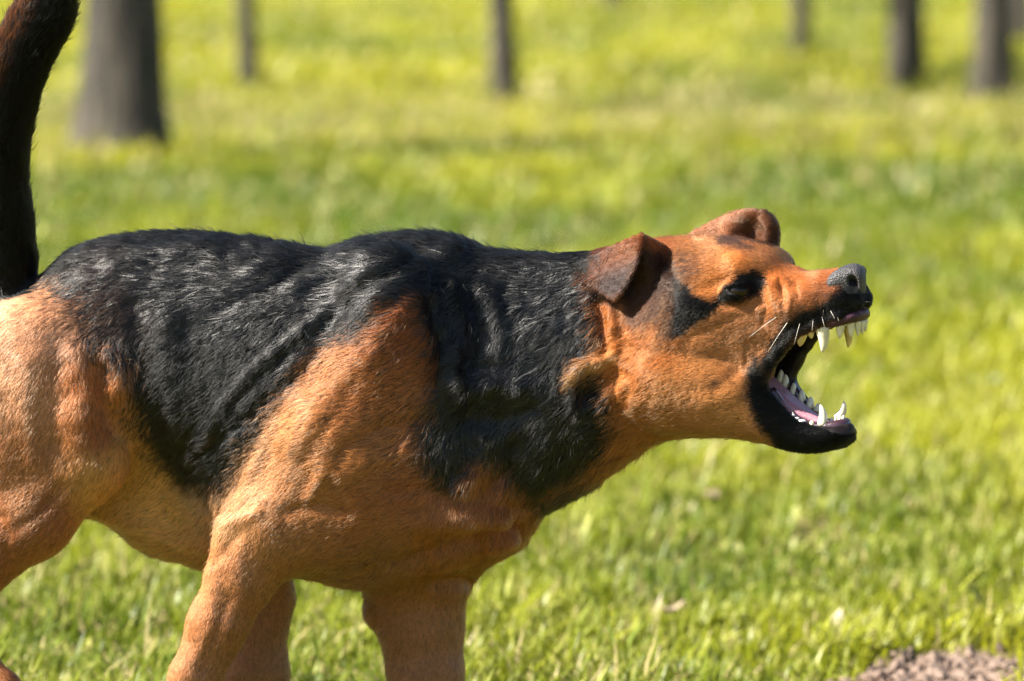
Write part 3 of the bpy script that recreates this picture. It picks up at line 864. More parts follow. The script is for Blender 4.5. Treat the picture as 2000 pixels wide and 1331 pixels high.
# ---------------------------------------------------------------- soft relief: muscles, sinews, folds (height, softness, line)
def near_uv(p):
    """where a point's mirror twin on the near side is seen"""
    u, v, w = p[:, 0], p[:, 1], p[:, 2]
    h = sstep(1130, 1300, u)
    sb = w - wc(u); sh = head_s(u, w)
    s = np.where(h > 0.5, sh, sb)
    sp = np.maximum(s, 0)
    return u - 2 * sp * (0.13 + (LX - 0.13) * h), v - 2 * sp * (LV * h), s
def seg_dist(u, v, line):
    best = np.full(len(u), 1e9)
    for (a, b), (c, d) in zip(line[:-1], line[1:]):
        du, dv = c - a, d - b
        t = np.clip(((u - a) * du + (v - b) * dv) / (du * du + dv * dv + 1e-9), 0, 1)
        best = np.minimum(best, (u - a - t * du) ** 2 + (v - b - t * dv) ** 2)
    return best
RELIEF = [
 # ruff fold behind the jaw
 (15, 10, [(1190, 596), (1204, 645), (1212, 684)]), (17, 13, [(1212, 690), (1176, 706), (1138, 716), (1122, 744), (1124, 800)]),
 (-13, 9, [(1170, 590), (1180, 640), (1188, 684)]), (-17, 15, [(1152, 770), (1186, 752), (1218, 730)]), (-8, 14, [(1224, 650), (1238, 700), (1226, 790)]),
 (12, 14, [(1196, 850), (1180, 800), (1190, 760)]),
 # rolls of the neck
 (15, 22, [(900, 752), (960, 744), (1030, 752)]), (-7, 18, [(920, 806), (985, 812), (1050, 795)]), 
 (11, 13, [(880, 560), (908, 630), (890, 710), (905, 790)]), (-12, 12, [(846, 590), (868, 670), (856, 750)]), (7, 15, [(965, 560), (985, 620), (972, 680)]),
 (-9, 9, [(924, 560), (944, 630), (930, 700)]),
 (10, 14, [(960, 850), (940, 910), (900, 950)]), (-10, 14, [(1000, 860), (985, 920), (950, 960)]), (9, 16, [(1060, 860), (1040, 930)]),

 # withers and back
 (11, 20, [(900, 492), (820, 530), (740, 585)]), (-10, 15, [(830, 500), (740, 545), (660, 596)]), (10, 16, [(720, 490), (650, 530), (590, 556)]), (-7, 13, [(640, 500), (560, 545)]),
 (9, 18, [(880, 560), (810, 590), (760, 640)]), (8, 15, [(560, 500), (500, 530)]), (-6, 14, [(600, 520), (520, 570), (440, 600)]),
 (12, 22, [(420, 480), (330, 490), (240, 510)]), (-9, 18, [(480, 472), (380, 466), (280, 468)]),
 # upper arm
 (-11, 13, [(830, 815), (750, 835), (680, 870), (645, 915)]), (13, 22, [(800, 880), (730, 900), (670, 930)]), (13, 12, [(604, 975), (630, 935), (652, 900)]),
 (-9, 14, [(560, 1000), (620, 985), (680, 1000)]), (9, 30, [(740, 680), (650, 780), (570, 870)]), (-6, 16, [(700, 740), (640, 830), (600, 900)]), (7, 14, [(540, 830), (505, 900), (480, 960)]),
 (-8, 12, [(760, 960), (830, 950), (900, 975)]), (18, 24, [(800, 1020), (890, 1012), (970, 1010)]), (-19, 10, [(890, 1054), (950, 1044), (1010, 1026)]),
 (-20, 11, [(770, 1100), (850, 1076), (940, 1060)]), (8, 12, [(800, 1120), (900, 1100)]), (-18, 9, [(850, 1142), (920, 1136), (965, 1120)]), (15, 11, [(960, 1070), (1000, 1050)]),
 (-8, 12, [(930, 975), (1000, 990), (1060, 985)]),
 # foreleg
 (-8, 11, [(434, 1120), (446, 1170), (425, 1230), (398, 1310)]), (5, 12, [(412, 1150), (414, 1200), (398, 1250), (372, 1320)]), (9, 14, [(470, 1070), (478, 1150), (455, 1220)]),
 (-7, 9, [(470, 1040), (440, 1075), (420, 1100)]), (8, 10, [(446, 1020), (478, 1008), (510, 1000)]),
 # thigh and flank
 (16, 14, [(214, 690), (232, 715), (238, 752)]), (-14, 16, [(196, 720), (204, 790), (226, 850)]), (14, 24, [(150, 690), (166, 770), (160, 850)]), (-8, 20, [(120, 660), (110, 760), (110, 860)]),
 (9, 22, [(60, 700), (50, 800), (70, 900)]), (-9, 14, [(20, 1040), (70, 1010), (120, 950)]), (-9, 12, [(0, 1010), (15, 1050), (10, 1085)]), (-10, 24, [(270, 600), (280, 700), (270, 800)]),
 (10, 26, [(340, 620), (330, 720), (350, 820)]),
 # face
 (6, 6, [(1502, 552), (1513, 582), (1514, 615)]), (-6, 6, [(1490, 566), (1497, 600), (1492, 632)]), (-4, 5, [(1530, 560), (1534, 590), (1530, 620)]), (4, 5, [(1520, 545), (1548, 552), (1580, 556)]),
 (-7, 5, [(1524, 548), (1530, 575), (1528, 600)]), (6, 5, [(1540, 556), (1546, 582), (1542, 606)]), (-5, 5, [(1556, 552), (1562, 580)]), (-6, 9, [(1340, 665), (1400, 640), (1470, 606)]), (5, 12, [(1360, 690), (1430, 668), (1490, 640)]), (6, 14, [(1380, 790), (1440, 770), (1470, 720)]), (-5, 12, [(1340, 760), (1400, 760), (1440, 730)]),
 (-10, 10, [(1300, 490), (1322, 540), (1312, 610)]), (-8, 16, [(1268, 640), (1250, 700), (1246, 760)]), (5, 8, [(1360, 556), (1400, 540), (1440, 528)]),
 (-5, 8, [(1408, 594), (1450, 600), (1492, 590)]), (4, 6, [(1400, 606), (1450, 612), (1490, 604)]), (-4, 6, [(1545, 548), (1590, 560), (1620, 556)]),
]
for k in range(9):                                                                   # ripples of skin over the ribs
    x0, y0 = 415 + k * 27, 830 - k * 22
    ln = [(x0 - 40, y0 + 60), (x0 + 12, y0 - 30), (x0 + 75, y0 - 112)]
    RELIEF.append((6.5 + 2 * math.sin(k * 2.1), 9, ln))
    RELIEF.append((-5.5, 8, [(a + 16, b + 8) for a, b in ln]))
Pw = P(V0[:, 0], V0[:, 1], V0[:, 2])
N0 = vnormals(Pw, Q0)
uu, vv, ss = near_uv(V0)
disp = np.zeros(len(V0))
lat = np.where(ss > 0, 1.0, 1.0)
for A, sg, line in RELIEF:
    ln = np.array(line)
    m = (uu > ln[:, 0].min() - 3 * sg) & (uu < ln[:, 0].max() + 3 * sg) & (vv > ln[:, 1].min() - 3 * sg) & (vv < ln[:, 1].max() + 3 * sg)
    if m.any(): disp[m] += A * np.exp(-seg_dist(uu[m], vv[m], line) / (sg * sg))
inner = cavity(V0[:, 0], V0[:, 1], V0[:, 2]) < 5
disp[inner] = 0
disp *= 1 - 0.45 * sstep(1000, 1050, vv) * (uu < 620)
disp *= np.interp(uu, [840, 880, 1130, 1190, 1260], [0.66, 1.0, 0.95, 0.55, 0.34]) * (1 + 0.25 * sstep(1480, 1500, uu))
disp *= sstep(0.0, 0.35, np.abs(N0[:, 1]))                                           # sides only, not the outline
lump = np.stack([V0[:, 0] / 34 + V0[:, 1] / 90, V0[:, 1] / 46 - V0[:, 0] / 120, V0[:, 2] / 40], 1)
disp += fbm(lump, 5, 2) * np.interp(V0[:, 0], [900, 1150, 1250, 1300], [2.2, 3.2, 1.6, 0.7])
PX_S = PX_M
Pw = Pw + N0 * (disp * PX_S)[:, None]
N0 = vnormals(Pw, Q0)

# ---------------------------------------------------------------- coat: colours, direction, length
def sd_poly(u, v, poly):
    """signed distance to a polygon, negative inside"""
    poly = np.array(poly, float)
    d = seg_dist(u, v, [tuple(q) for q in np.vstack([poly, poly[:1]])])
    ins = np.zeros(len(u), bool)
    n = len(poly)
    for i in range(n):
        (x1, y1), (x2, y2) = poly[i], poly[(i + 1) % n]
        c = ((y1 > v) != (y2 > v))
        with np.errstate(divide='ignore', invalid='ignore'):
            xi = (x2 - x1) * (v - y1) / (y2 - y1 + 1e-12) + x1
        ins ^= c & (u < xi)
    return np.where(ins, -1, 1) * np.sqrt(d)
def idw(u, v, tab, cols, power=3.0, chunk=60000):
    tab = np.array(tab, float); out = np.zeros((len(u), cols))
    for i in range(0, len(u), chunk):
        du = u[i:i + chunk, None] - tab[None, :, 0]; dv = v[i:i + chunk, None] - tab[None, :, 1]
        wg = 1.0 / (du * du + dv * dv + 60.0) ** (power / 2)
        out[i:i + chunk] = (wg @ tab[:, 2:2 + cols]) / wg.sum(1)[:, None]
    return out
TAN = [  # u, v, r, g, b  (hair reflectance; a highlight is painted into the shoulder's back edge)
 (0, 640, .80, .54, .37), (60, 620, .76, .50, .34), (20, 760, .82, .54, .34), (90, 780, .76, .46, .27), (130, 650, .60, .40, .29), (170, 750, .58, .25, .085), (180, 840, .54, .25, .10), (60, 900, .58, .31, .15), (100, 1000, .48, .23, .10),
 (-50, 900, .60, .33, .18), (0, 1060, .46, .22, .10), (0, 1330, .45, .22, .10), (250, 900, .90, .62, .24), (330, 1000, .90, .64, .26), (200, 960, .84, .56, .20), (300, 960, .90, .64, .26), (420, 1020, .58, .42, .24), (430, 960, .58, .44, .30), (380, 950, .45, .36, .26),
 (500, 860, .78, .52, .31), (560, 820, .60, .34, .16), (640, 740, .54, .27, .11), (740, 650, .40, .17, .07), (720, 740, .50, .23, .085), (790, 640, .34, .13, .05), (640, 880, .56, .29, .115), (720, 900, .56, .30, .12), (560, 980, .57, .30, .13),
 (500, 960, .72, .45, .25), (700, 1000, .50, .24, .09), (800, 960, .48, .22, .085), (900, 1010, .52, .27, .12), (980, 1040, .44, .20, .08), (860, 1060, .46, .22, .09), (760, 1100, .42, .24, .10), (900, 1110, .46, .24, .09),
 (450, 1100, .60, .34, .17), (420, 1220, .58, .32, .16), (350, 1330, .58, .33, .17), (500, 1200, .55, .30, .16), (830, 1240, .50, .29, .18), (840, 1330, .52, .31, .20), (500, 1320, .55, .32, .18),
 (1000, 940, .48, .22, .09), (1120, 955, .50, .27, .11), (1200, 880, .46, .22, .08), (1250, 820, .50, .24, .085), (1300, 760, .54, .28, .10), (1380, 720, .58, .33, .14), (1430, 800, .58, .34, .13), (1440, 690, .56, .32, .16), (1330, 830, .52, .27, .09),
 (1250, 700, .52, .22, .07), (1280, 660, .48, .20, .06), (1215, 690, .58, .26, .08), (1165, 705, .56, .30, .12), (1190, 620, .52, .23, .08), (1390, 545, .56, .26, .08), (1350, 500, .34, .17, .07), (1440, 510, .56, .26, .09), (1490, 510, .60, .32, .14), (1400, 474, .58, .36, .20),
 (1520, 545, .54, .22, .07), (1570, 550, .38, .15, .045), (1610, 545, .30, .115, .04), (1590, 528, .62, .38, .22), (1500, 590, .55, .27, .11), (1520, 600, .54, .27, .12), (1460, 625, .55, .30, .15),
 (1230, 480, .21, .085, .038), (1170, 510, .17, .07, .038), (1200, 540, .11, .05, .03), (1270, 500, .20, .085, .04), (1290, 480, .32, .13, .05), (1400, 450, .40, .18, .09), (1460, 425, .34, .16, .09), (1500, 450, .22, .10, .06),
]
BLACK = [(60, 560), (110, 575), (150, 600), (165, 660), (205, 705), (245, 720), (258, 800), (292, 880), (345, 940), (405, 962), (448, 958), (470, 905), (500, 850), (530, 800), (585, 735), (622, 690), (690, 655), (752, 612), (775, 590), (812, 602),
         (838, 650), (848, 720), (842, 800), (822, 850), (826, 900), (850, 940), (884, 962), (903, 935), (930, 905), (958, 896), (985, 925), (1010, 952), (1050, 972), (1092, 956), (1140, 935), (1185, 890), (1200, 840), (1196, 790), (1180, 735), (1128, 726), (1122, 712), (1160, 700),
         (1176, 660), (1168, 590), (1150, 540), (1180, 480), (1180, 400), (60, 400)]
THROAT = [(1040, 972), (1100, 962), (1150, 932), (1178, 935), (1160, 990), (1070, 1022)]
TEMPLE = [(1278, 560), (1292, 505), (1322, 535), (1350, 565), (1386, 590), (1412, 588), (1398, 606), (1372, 622), (1342, 644), (1312, 656), (1292, 650), (1284, 610)]
EYER = [(1394, 588), (1422, 556), (1448, 534), (1474, 526), (1498, 534), (1502, 556), (1486, 576), (1450, 590), (1420, 594)]
MUZ = [(1560, 612), (1590, 603), (1616, 586), (1634, 572), (1646, 548), (1712, 500), (1712, 610), (1655, 622), (1600, 640), (1556, 662), (1536, 694), (1516, 726), (1500, 748), (1480, 752), (1472, 730), (1490, 695), (1514, 662), (1535, 636)]
CHIN = [(1480, 690), (1500, 735), (1510, 760), (1720, 760), (1720, 910), (1530, 900), (1512, 862), (1480, 822), (1462, 780), (1464, 735)]
STRIPE = [(1404, 460), (1440, 462), (1472, 480), (1480, 492), (1452, 488), (1410, 478)]
EARD = [(1150, 562), (1164, 536), (1200, 524), (1238, 505), (1250, 505), (1240, 560), (1196, 604), (1160, 585)]
COWL = [(1262, 480), (1300, 500), (1306, 560), (1280, 620), (1240, 640), (1210, 590), (1240, 540)]
def coat(p, rnd):
    u, v, s = near_uv(p)
    q = p / 30.0
    rnd2 = np.modf(rnd * 917.3)[0]; n1 = fbm(q, 3, 3); n2 = vnoise(p / 9.0, 8)
    jit = (n1 * 12 + n2 * 4 + (rnd - 0.5) * 44) * np.where(u < 300, 1.7, 1.0)
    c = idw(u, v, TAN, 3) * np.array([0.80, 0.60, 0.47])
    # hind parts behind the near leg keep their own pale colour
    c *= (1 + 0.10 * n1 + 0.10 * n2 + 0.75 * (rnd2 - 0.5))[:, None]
    blk = np.array([0.0036, 0.0033, 0.0035])
    def over(c, mask, col): return c * (1 - mask[:, None]) + np.asarray(col) * mask[:, None]
    hi = sstep(1250, 1330, u)
    jh = n1 * 5 + n2 * 3 + (rnd - 0.5) * 14
    tail = (u < 175) & (v < 610) & (s > -75) & (v < np.where(u < 82, 605, 545 - (u - 60) * 0.3))
    m = 1 - sstep(-14, 10, sd_poly(u, v, BLACK) + jit)
    m *= ~((v > 700) & (u < 560) & (s > 60) & (u > 240) & (v > 940))
    m = np.where(tail, 0, m)
    brown = np.array([0.11, 0.052, 0.03])
    mb = 1 - sstep(0, 44, sd_poly(u, v, BLACK) + jit)
    mb = np.where(tail | (u > 1150), 0, mb)
    c = over(c, mb * 0.42 * (rnd > 0.45), brown)
    sable = 0.75 * np.exp(-(((u - 770) / 85) ** 2 + ((v - 690) / 130) ** 2)) + 0.5 * np.exp(-(((u - 800) / 60) ** 2 + ((v - 870) / 80) ** 2)) + 0.35 * np.exp(-(((u - 600) / 60) ** 2 + ((v - 760) / 60) ** 2))
    sable = np.where(u < 1000, sable, 0) + 0.13 * (u < 1100)
    c = over(c, (rnd2 < sable * 0.5) * 0.85, [0.035, 0.02, 0.013])
    c = over(c, m, blk)
    # brown haze at the back edge of the saddle
    c = over(c, m * np.exp(-(((u - 200) / 60) ** 2 + ((v - 620) / 80) ** 2)) * 0.6 * (rnd > 0.4), [0.10, 0.05, 0.032])
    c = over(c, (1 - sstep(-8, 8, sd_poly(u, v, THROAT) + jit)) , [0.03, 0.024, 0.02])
    c = over(c, (1 - sstep(-5, 6, sd_poly(u, v, TEMPLE) - 4 + jh * 0.8)) * hi, blk * 1.1)
    mot = np.exp(-(((u - 1335) / 50) ** 2 + ((v - 520) / 40) ** 2)) * hi
    c = over(c, mot * 0.9 * (rnd + 0.5 * n2 > 0.22), [0.03, 0.022, 0.018])
    c = over(c, (1 - sstep(-5, 5, sd_poly(u, v, EYER) + jh * 0.8)), blk * 0.8)
    c = over(c, (1 - sstep(-6, 6, sd_poly(u, v, STRIPE) + jh)) * 0.85, [0.035, 0.03, 0.03])
    # soot on the muzzle, mottled at its edge
    dm = sd_poly(u, v, MUZ)
    c = over(c, (1 - sstep(0, 46, dm + jh)) * 0.8 * (rnd + n2 * 0.6 > 0.5) * (u > 1525) * (v > 552), [0.035, 0.02, 0.014])
    c = over(c, 1 - sstep(-6, 6, dm + jh), blk)
    dc = sd_poly(u, v, CHIN)
    c = over(c, (1 - sstep(0, 22, dc + jh)) * 0.6 * (u > 1420) * (rnd > 0.4), [0.10, 0.065, 0.04])
    c = over(c, 1 - sstep(-7, 6, dc + jh), blk)
    near_ear = (s < -60) | (u < 1262)
    c = over(c, (1 - sstep(-26, 14, sd_poly(u, v, EARD) + jh)) * (v > 470) * 0.9, [0.035, 0.025, 0.024])
    c = over(c, (1 - sstep(-6, 16, sd_poly(u, v, COWL) + jh)) * 0.85 * sstep(472, 500, v), [0.028, 0.013, 0.009])  # inside of the ear: dark hair, with its shade painted in
    c = over(c, np.exp(-(((u - 1366) / 10) ** 2 + ((v - 752) / 8) ** 2)) * 0.0, blk)
    c = over(c, np.exp(-(((u - 1402) / 9) ** 2 + ((v - 749) / 8) ** 2)) * 0.7 * (s < 0), [0.04, 0.03, 0.025])
    fe_ = (s > 25) & (p[:, 1] < 492) & (p[:, 0] > 1325) & (p[:, 1] < 470 + np.clip(p[:, 0] - 1400, 0, 60) * 0.3)
    fcol = np.array([0.26, 0.105, 0.05]) * (0.7 + 0.6 * rnd2)[:, None] * (1 - 0.65 * sstep(1430, 1500, p[:, 0]))[:, None]
    c = np.where(fe_[:, None], fcol, c)
    # tail: black, with sunlit rust painted on its left edge towards the tip
    tb = over(np.zeros_like(c) + blk * 0.3, sstep(330, 120, v) * sstep(-8, -44, u - np.interp(v, [-40, 35, 115, 230, 340], [100, 82, 40, 8, -2])) * (rnd > 0.5), [0.10, 0.032, 0.011])
    c = np.where(tail[:, None], tb, c)
    # neck ruff edge
    c = over(c, np.exp(-seg_dist(u, v, [(1124, 742), (1140, 722), (1180, 712), (1210, 696)]) / 9 ** 2) * (rnd > 0.3), [0.50, 0.24, 0.075])
    return np.clip(c, 0.004, 0.9)

COMB = [  # u, v, du, dv, length, lift (degrees)
 (1660, 600, -1, .3, 5, 22), (1600, 590, -1, .3, 7, 18), (1590, 532, -1, -.05, 8, 24), (1560, 560, -1, .1, 7, 14), (1520, 540, -1, -.1, 9, 20), (1500, 590, -.8, .6, 9, 16), (1480, 500, -1, .0, 12, 22), (1400, 474, -1, .05, 14, 20), (1400, 540, -1, .25, 13, 14),
 (1440, 620, -1, .25, 10, 12), (1400, 680, -1, .3, 12, 12), (1340, 740, -1, .35, 14, 14), (1440, 780, -1, .2, 11, 12), (1400, 830, -1, .1, 15, 16), (1520, 860, -1, -.1, 10, 22), (1600, 860, -1, .1, 8, 26), (1330, 600, -.9, .5, 14, 14), (1310, 520, -1, .5, 14, 16), (1330, 480, -1, .1, 14, 18),
 (1280, 600, -.5, 1, 14, 20), (1270, 700, -.7, .6, 18, 18), (1200, 690, -1, .2, 24, 24), (1170, 720, -.9, .5, 26, 26), (1290, 820, -.9, .4, 20, 16), (1240, 860, -.8, .4, 24, 20), (1200, 530, -.7, .7, 5, 14), (1150, 520, -1, .3, 5, 12), (1200, 575, -.3, 1, 5, 12), (1235, 500, -.7, .7, 5, 12), (1170, 560, -.6, .8, 5, 12), (1250, 480, -.8, .4, 9, 16),
 (1470, 425, .6, -.3, 9, 18), (1380, 450, .5, -.8, 12, 22), (1500, 470, .2, 1, 8, 16),
 (1150, 560, -.85, .55, 34, 16), (1160, 650, -.5, .9, 34, 16), (1100, 540, -1, .35, 36, 16), (1080, 640, -.9, .6, 36, 15), (1090, 760, -.7, .75, 36, 16), (1100, 880, -.5, .9, 34, 18), (1120, 960, -.7, .5, 28, 20),
 (1000, 540, -1, .2, 38, 18), (980, 640, -.7, .8, 38, 16), (960, 740, -.7, .8, 34, 24), (980, 860, -.4, 1, 36, 18), (940, 930, -.3, .9, 32, 20), (920, 540, -.8, .6, 38, 16), (900, 650, -.6, .85, 36, 16), (880, 760, -.8, .6, 32, 18), (870, 880, -.4, 1, 32, 18), (960, 960, -.6, .8, 26, 18),
 (850, 480, -1, .1, 36, 20), (760, 480, -1, .05, 36, 20), (780, 560, -1, .45, 34, 14), (660, 500, -1, .1, 34, 16), (660, 580, -1, .35, 30, 12), (560, 500, -1, .08, 32, 15), (560, 620, -.85, .65, 24, 13), (450, 480, -1, .05, 30, 15), (440, 600, -1, .3, 26, 11), (440, 760, -.75, .75, 24, 15), (500, 700, -.75, .75, 22, 14), (380, 880, -.7, .7, 28, 18),
 (330, 700, -.75, .7, 22, 14), (300, 520, -1, .2, 28, 13), (200, 500, -1, .3, 28, 14), (200, 600, -.9, .55, 24, 12), (120, 560, -.9, .6, 22, 12), (60, 650, -.7, .8, 18, 12), (60, 800, -.5, .9, 18, 12), (170, 760, -.2, 1, 18, 14), (150, 900, -.5, .9, 14, 12), (60, 1010, -.7, .7, 13, 12), (-60, 1100, -.7, .7, 12, 12), (225, 715, .1, 1, 26, 26),
 (260, 900, -.6, .8, 22, 16), (340, 1000, -.7, .5, 22, 18), (420, 990, -.5, .9, 26, 22), (300, 1040, -.8, .3, 26, 20),
 (760, 640, -1, .35, 24, 13), (700, 720, -1, .35, 20, 12), (800, 740, -1, .4, 22, 13), (640, 820, -1, .35, 21, 12), (560, 860, -1, .4, 20, 12), (720, 900, -1, .25, 21, 12), (800, 920, -1, .35, 22, 13), (560, 960, -.9, .6, 14, 12), (640, 1010, -1, .3, 14, 12), (760, 1020, -1, .2, 16, 12), (880, 1010, -.4, 1, 18, 14), (960, 1040, -.3, 1, 18, 14),
 (700, 1110, -.8, .3, 24, 22), (850, 1090, -.4, .9, 18, 14), (930, 1110, -.3, 1, 14, 14), (480, 1060, -.5, .9, 12, 12), (430, 1180, -.35, .95, 10, 11), (360, 1320, -.3, .95, 10, 11), (820, 1200, -.1, 1, 11, 12), (830, 1320, 0, 1, 10, 12), (740, 1200, -.7, .7, 20, 24), (510, 1200, -.1, 1, 10, 12), (500, 1330, 0, 1, 10, 12), (330, 1500, 0, 1, 8, 12), (850, 1500, 0, 1, 8, 12), (500, 1500, 0, 1, 8, 12), (60, 1440, .5, .8, 9, 12), (0, 1330, .5, .8, 10, 12),
 (10, 540, -.1, -1, 26, 14), (8, 440, -.05, -1, 30, 14), (-2, 330, .05, -1, 32, 15), (15, 220, .2, -1, 32, 16), (45, 110, .4, -1, 30, 18), (85, 30, .5, -.9, 24, 22), (100, -20, .4, -.9, 20, 25),
]

# ---------------------------------------------------------------- materials of the dog
def skin_mat():
    m, n, l, b = new_mat('dog_skin')
    a = n.new('ShaderNodeAttribute'); a.attribute_name = 'coat'
    l.new(a.outputs['Color'], b.inputs['Base Color'])
    w = n.new('ShaderNodeAttribute'); w.attribute_name = 'wet'
    r = n.new('ShaderNodeMapRange'); r.inputs['To Min'].default_value = 0.62; r.inputs['To Max'].default_value = 0.42
    l.new(w.outputs['Fac'], r.inputs['Value']); l.new(r.outputs[0], b.inputs['Roughness'])
    b.inputs['Specular IOR Level'].default_value = 0.25
    t = n.new('ShaderNodeTexNoise'); t.inputs['Scale'].default_value = 420; t.inputs['Detail'].default_value = 4
    bp = n.new('ShaderNodeBump'); bp.inputs['Strength'].default_value = 0.5; bp.inputs['Distance'].default_value = 0.0012
    l.new(t.outputs['Fac'], bp.inputs['Height']); l.new(bp.outputs[0], b.inputs['Normal'])
    return m
def fur_mat():
    m = bpy.data.materials.new('dog_fur'); m.use_nodes = True
    n, l = m.node_tree.nodes, m.node_tree.links
    b = n['Principled BSDF']
    a = n.new('ShaderNodeAttribute'); a.attribute_name = 'hair_color'
    rn = n.new('ShaderNodeAttribute'); rn.attribute_name = 'lie'
    l.new(a.outputs['Color'], b.inputs['Base Color'])
    l.new(rn.outputs['Vector'], b.inputs['Normal'])
    b.inputs['Roughness'].default_value = 0.43
    gl = n.new('ShaderNodeAttribute'); gl.attribute_name = 'gloss'
    l.new(gl.outputs['Fac'], b.inputs['Specular IOR Level'])
    h = n.new('ShaderNodeBsdfHairPrincipled')
    h.parametrization = 'COLOR'
    h.inputs['Roughness'].default_value = 0.24
    h.inputs['Radial Roughness'].default_value = 0.45
    h.inputs['Random Roughness'].default_value = 0.3
    h.inputs['IOR'].default_value = 1.45
    l.new(a.outputs['Color'], h.inputs['Color'])
    mx = n.new('ShaderNodeMixShader'); mx.inputs[0].default_value = 0.36
    l.new(b.outputs[0], mx.inputs[1]); l.new(h.outputs[0], mx.inputs[2])
    l.new(mx.outputs[0], n['Material Output'].inputs['Surface'])
    return m

# ---------------------------------------------------------------- dog
DOG = empty('dog', (float(P(480, 700, w_(480, 0))[0]), float(P(480, 700, w_(480, 0))[1]), 0))
tag(DOG, 'snarling black and tan dog lunging over the grass with its jaws wide open', 'dog')
bpy.context.view_layer.update()
OFF = np.array(DOG.location)
def part(name, verts, faces, mat, parent=None, **k):
    return mesh_object(name, np.asarray(verts) - OFF, faces, mat, parent or DOG, **k)

cav = cavity(V0[:, 0], V0[:, 1], V0[:, 2])
hs0 = head_s(V0[:, 0], V0[:, 2])
bare = ((cav < 4.5) & (V0[:, 0] > 1440)) | ((hs0 > 8) & (V0[:, 1] > 640) & (V0[:, 1] < 850) & (V0[:, 0] > 1490) & (N0[:, 1] < 0.35))
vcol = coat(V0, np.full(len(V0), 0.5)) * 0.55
lipd = np.full(len(V0), 1e9)
for side in (near, far):
    ln = np.array([side(a, b, S) for a, b, S, r in [(1676, 594, 16, 8), (1640, 618, 36, 9), (1600, 631, 44, 10), (1558, 651, 50, 9), (1522, 690, 54, 7), (1497, 724, 56, 7), (1483, 756, 54, 7), (1501, 794, 48, 7), (1538, 829, 41, 7), (1585, 845, 32, 8), (1635, 842, 17, 8), (1656, 836, 4, 8)]])
    for a, b in zip(ln[:-1], ln[1:]):
        dd = b - a; t = np.clip(((V0 - a) @ dd) / (dd @ dd), 0, 1)
        lipd = np.minimum(lipd, np.linalg.norm(V0 - a - t[:, None] * dd, axis=1))
lip = lipd < 12.5
wet = np.zeros(len(V0)); wet[bare | lip] = 1
vcol[lip] = (0.006, 0.0055, 0.006)
roof = bare & (V0[:, 1] < 690)
vcol[bare] = (0.007, 0.004, 0.0045)
vcol[bare & (V0[:, 0] > 1600) & (V0[:, 1] < 680)] = (0.07, 0.026, 0.03)
eyed = np.min([np.linalg.norm(V0 - np.array(e), axis=1) for e in EYES], axis=0)
en_u, en_v, _ = near_uv(V0)
eyehole = (eyed < 27) & (np.abs(en_v - 569) < 6.5) & (np.abs(en_u - 1442) < 24)
vcol[eyed < 34] = (0.006, 0.005, 0.006)
body = part('body', Pw, Q0, skin_mat())
color_attr(body.data, 'coat', vcol)
at = body.data.attributes.new('wet', 'FLOAT', 'POINT'); at.data.foreach_set('value', wet.astype(np.float32))

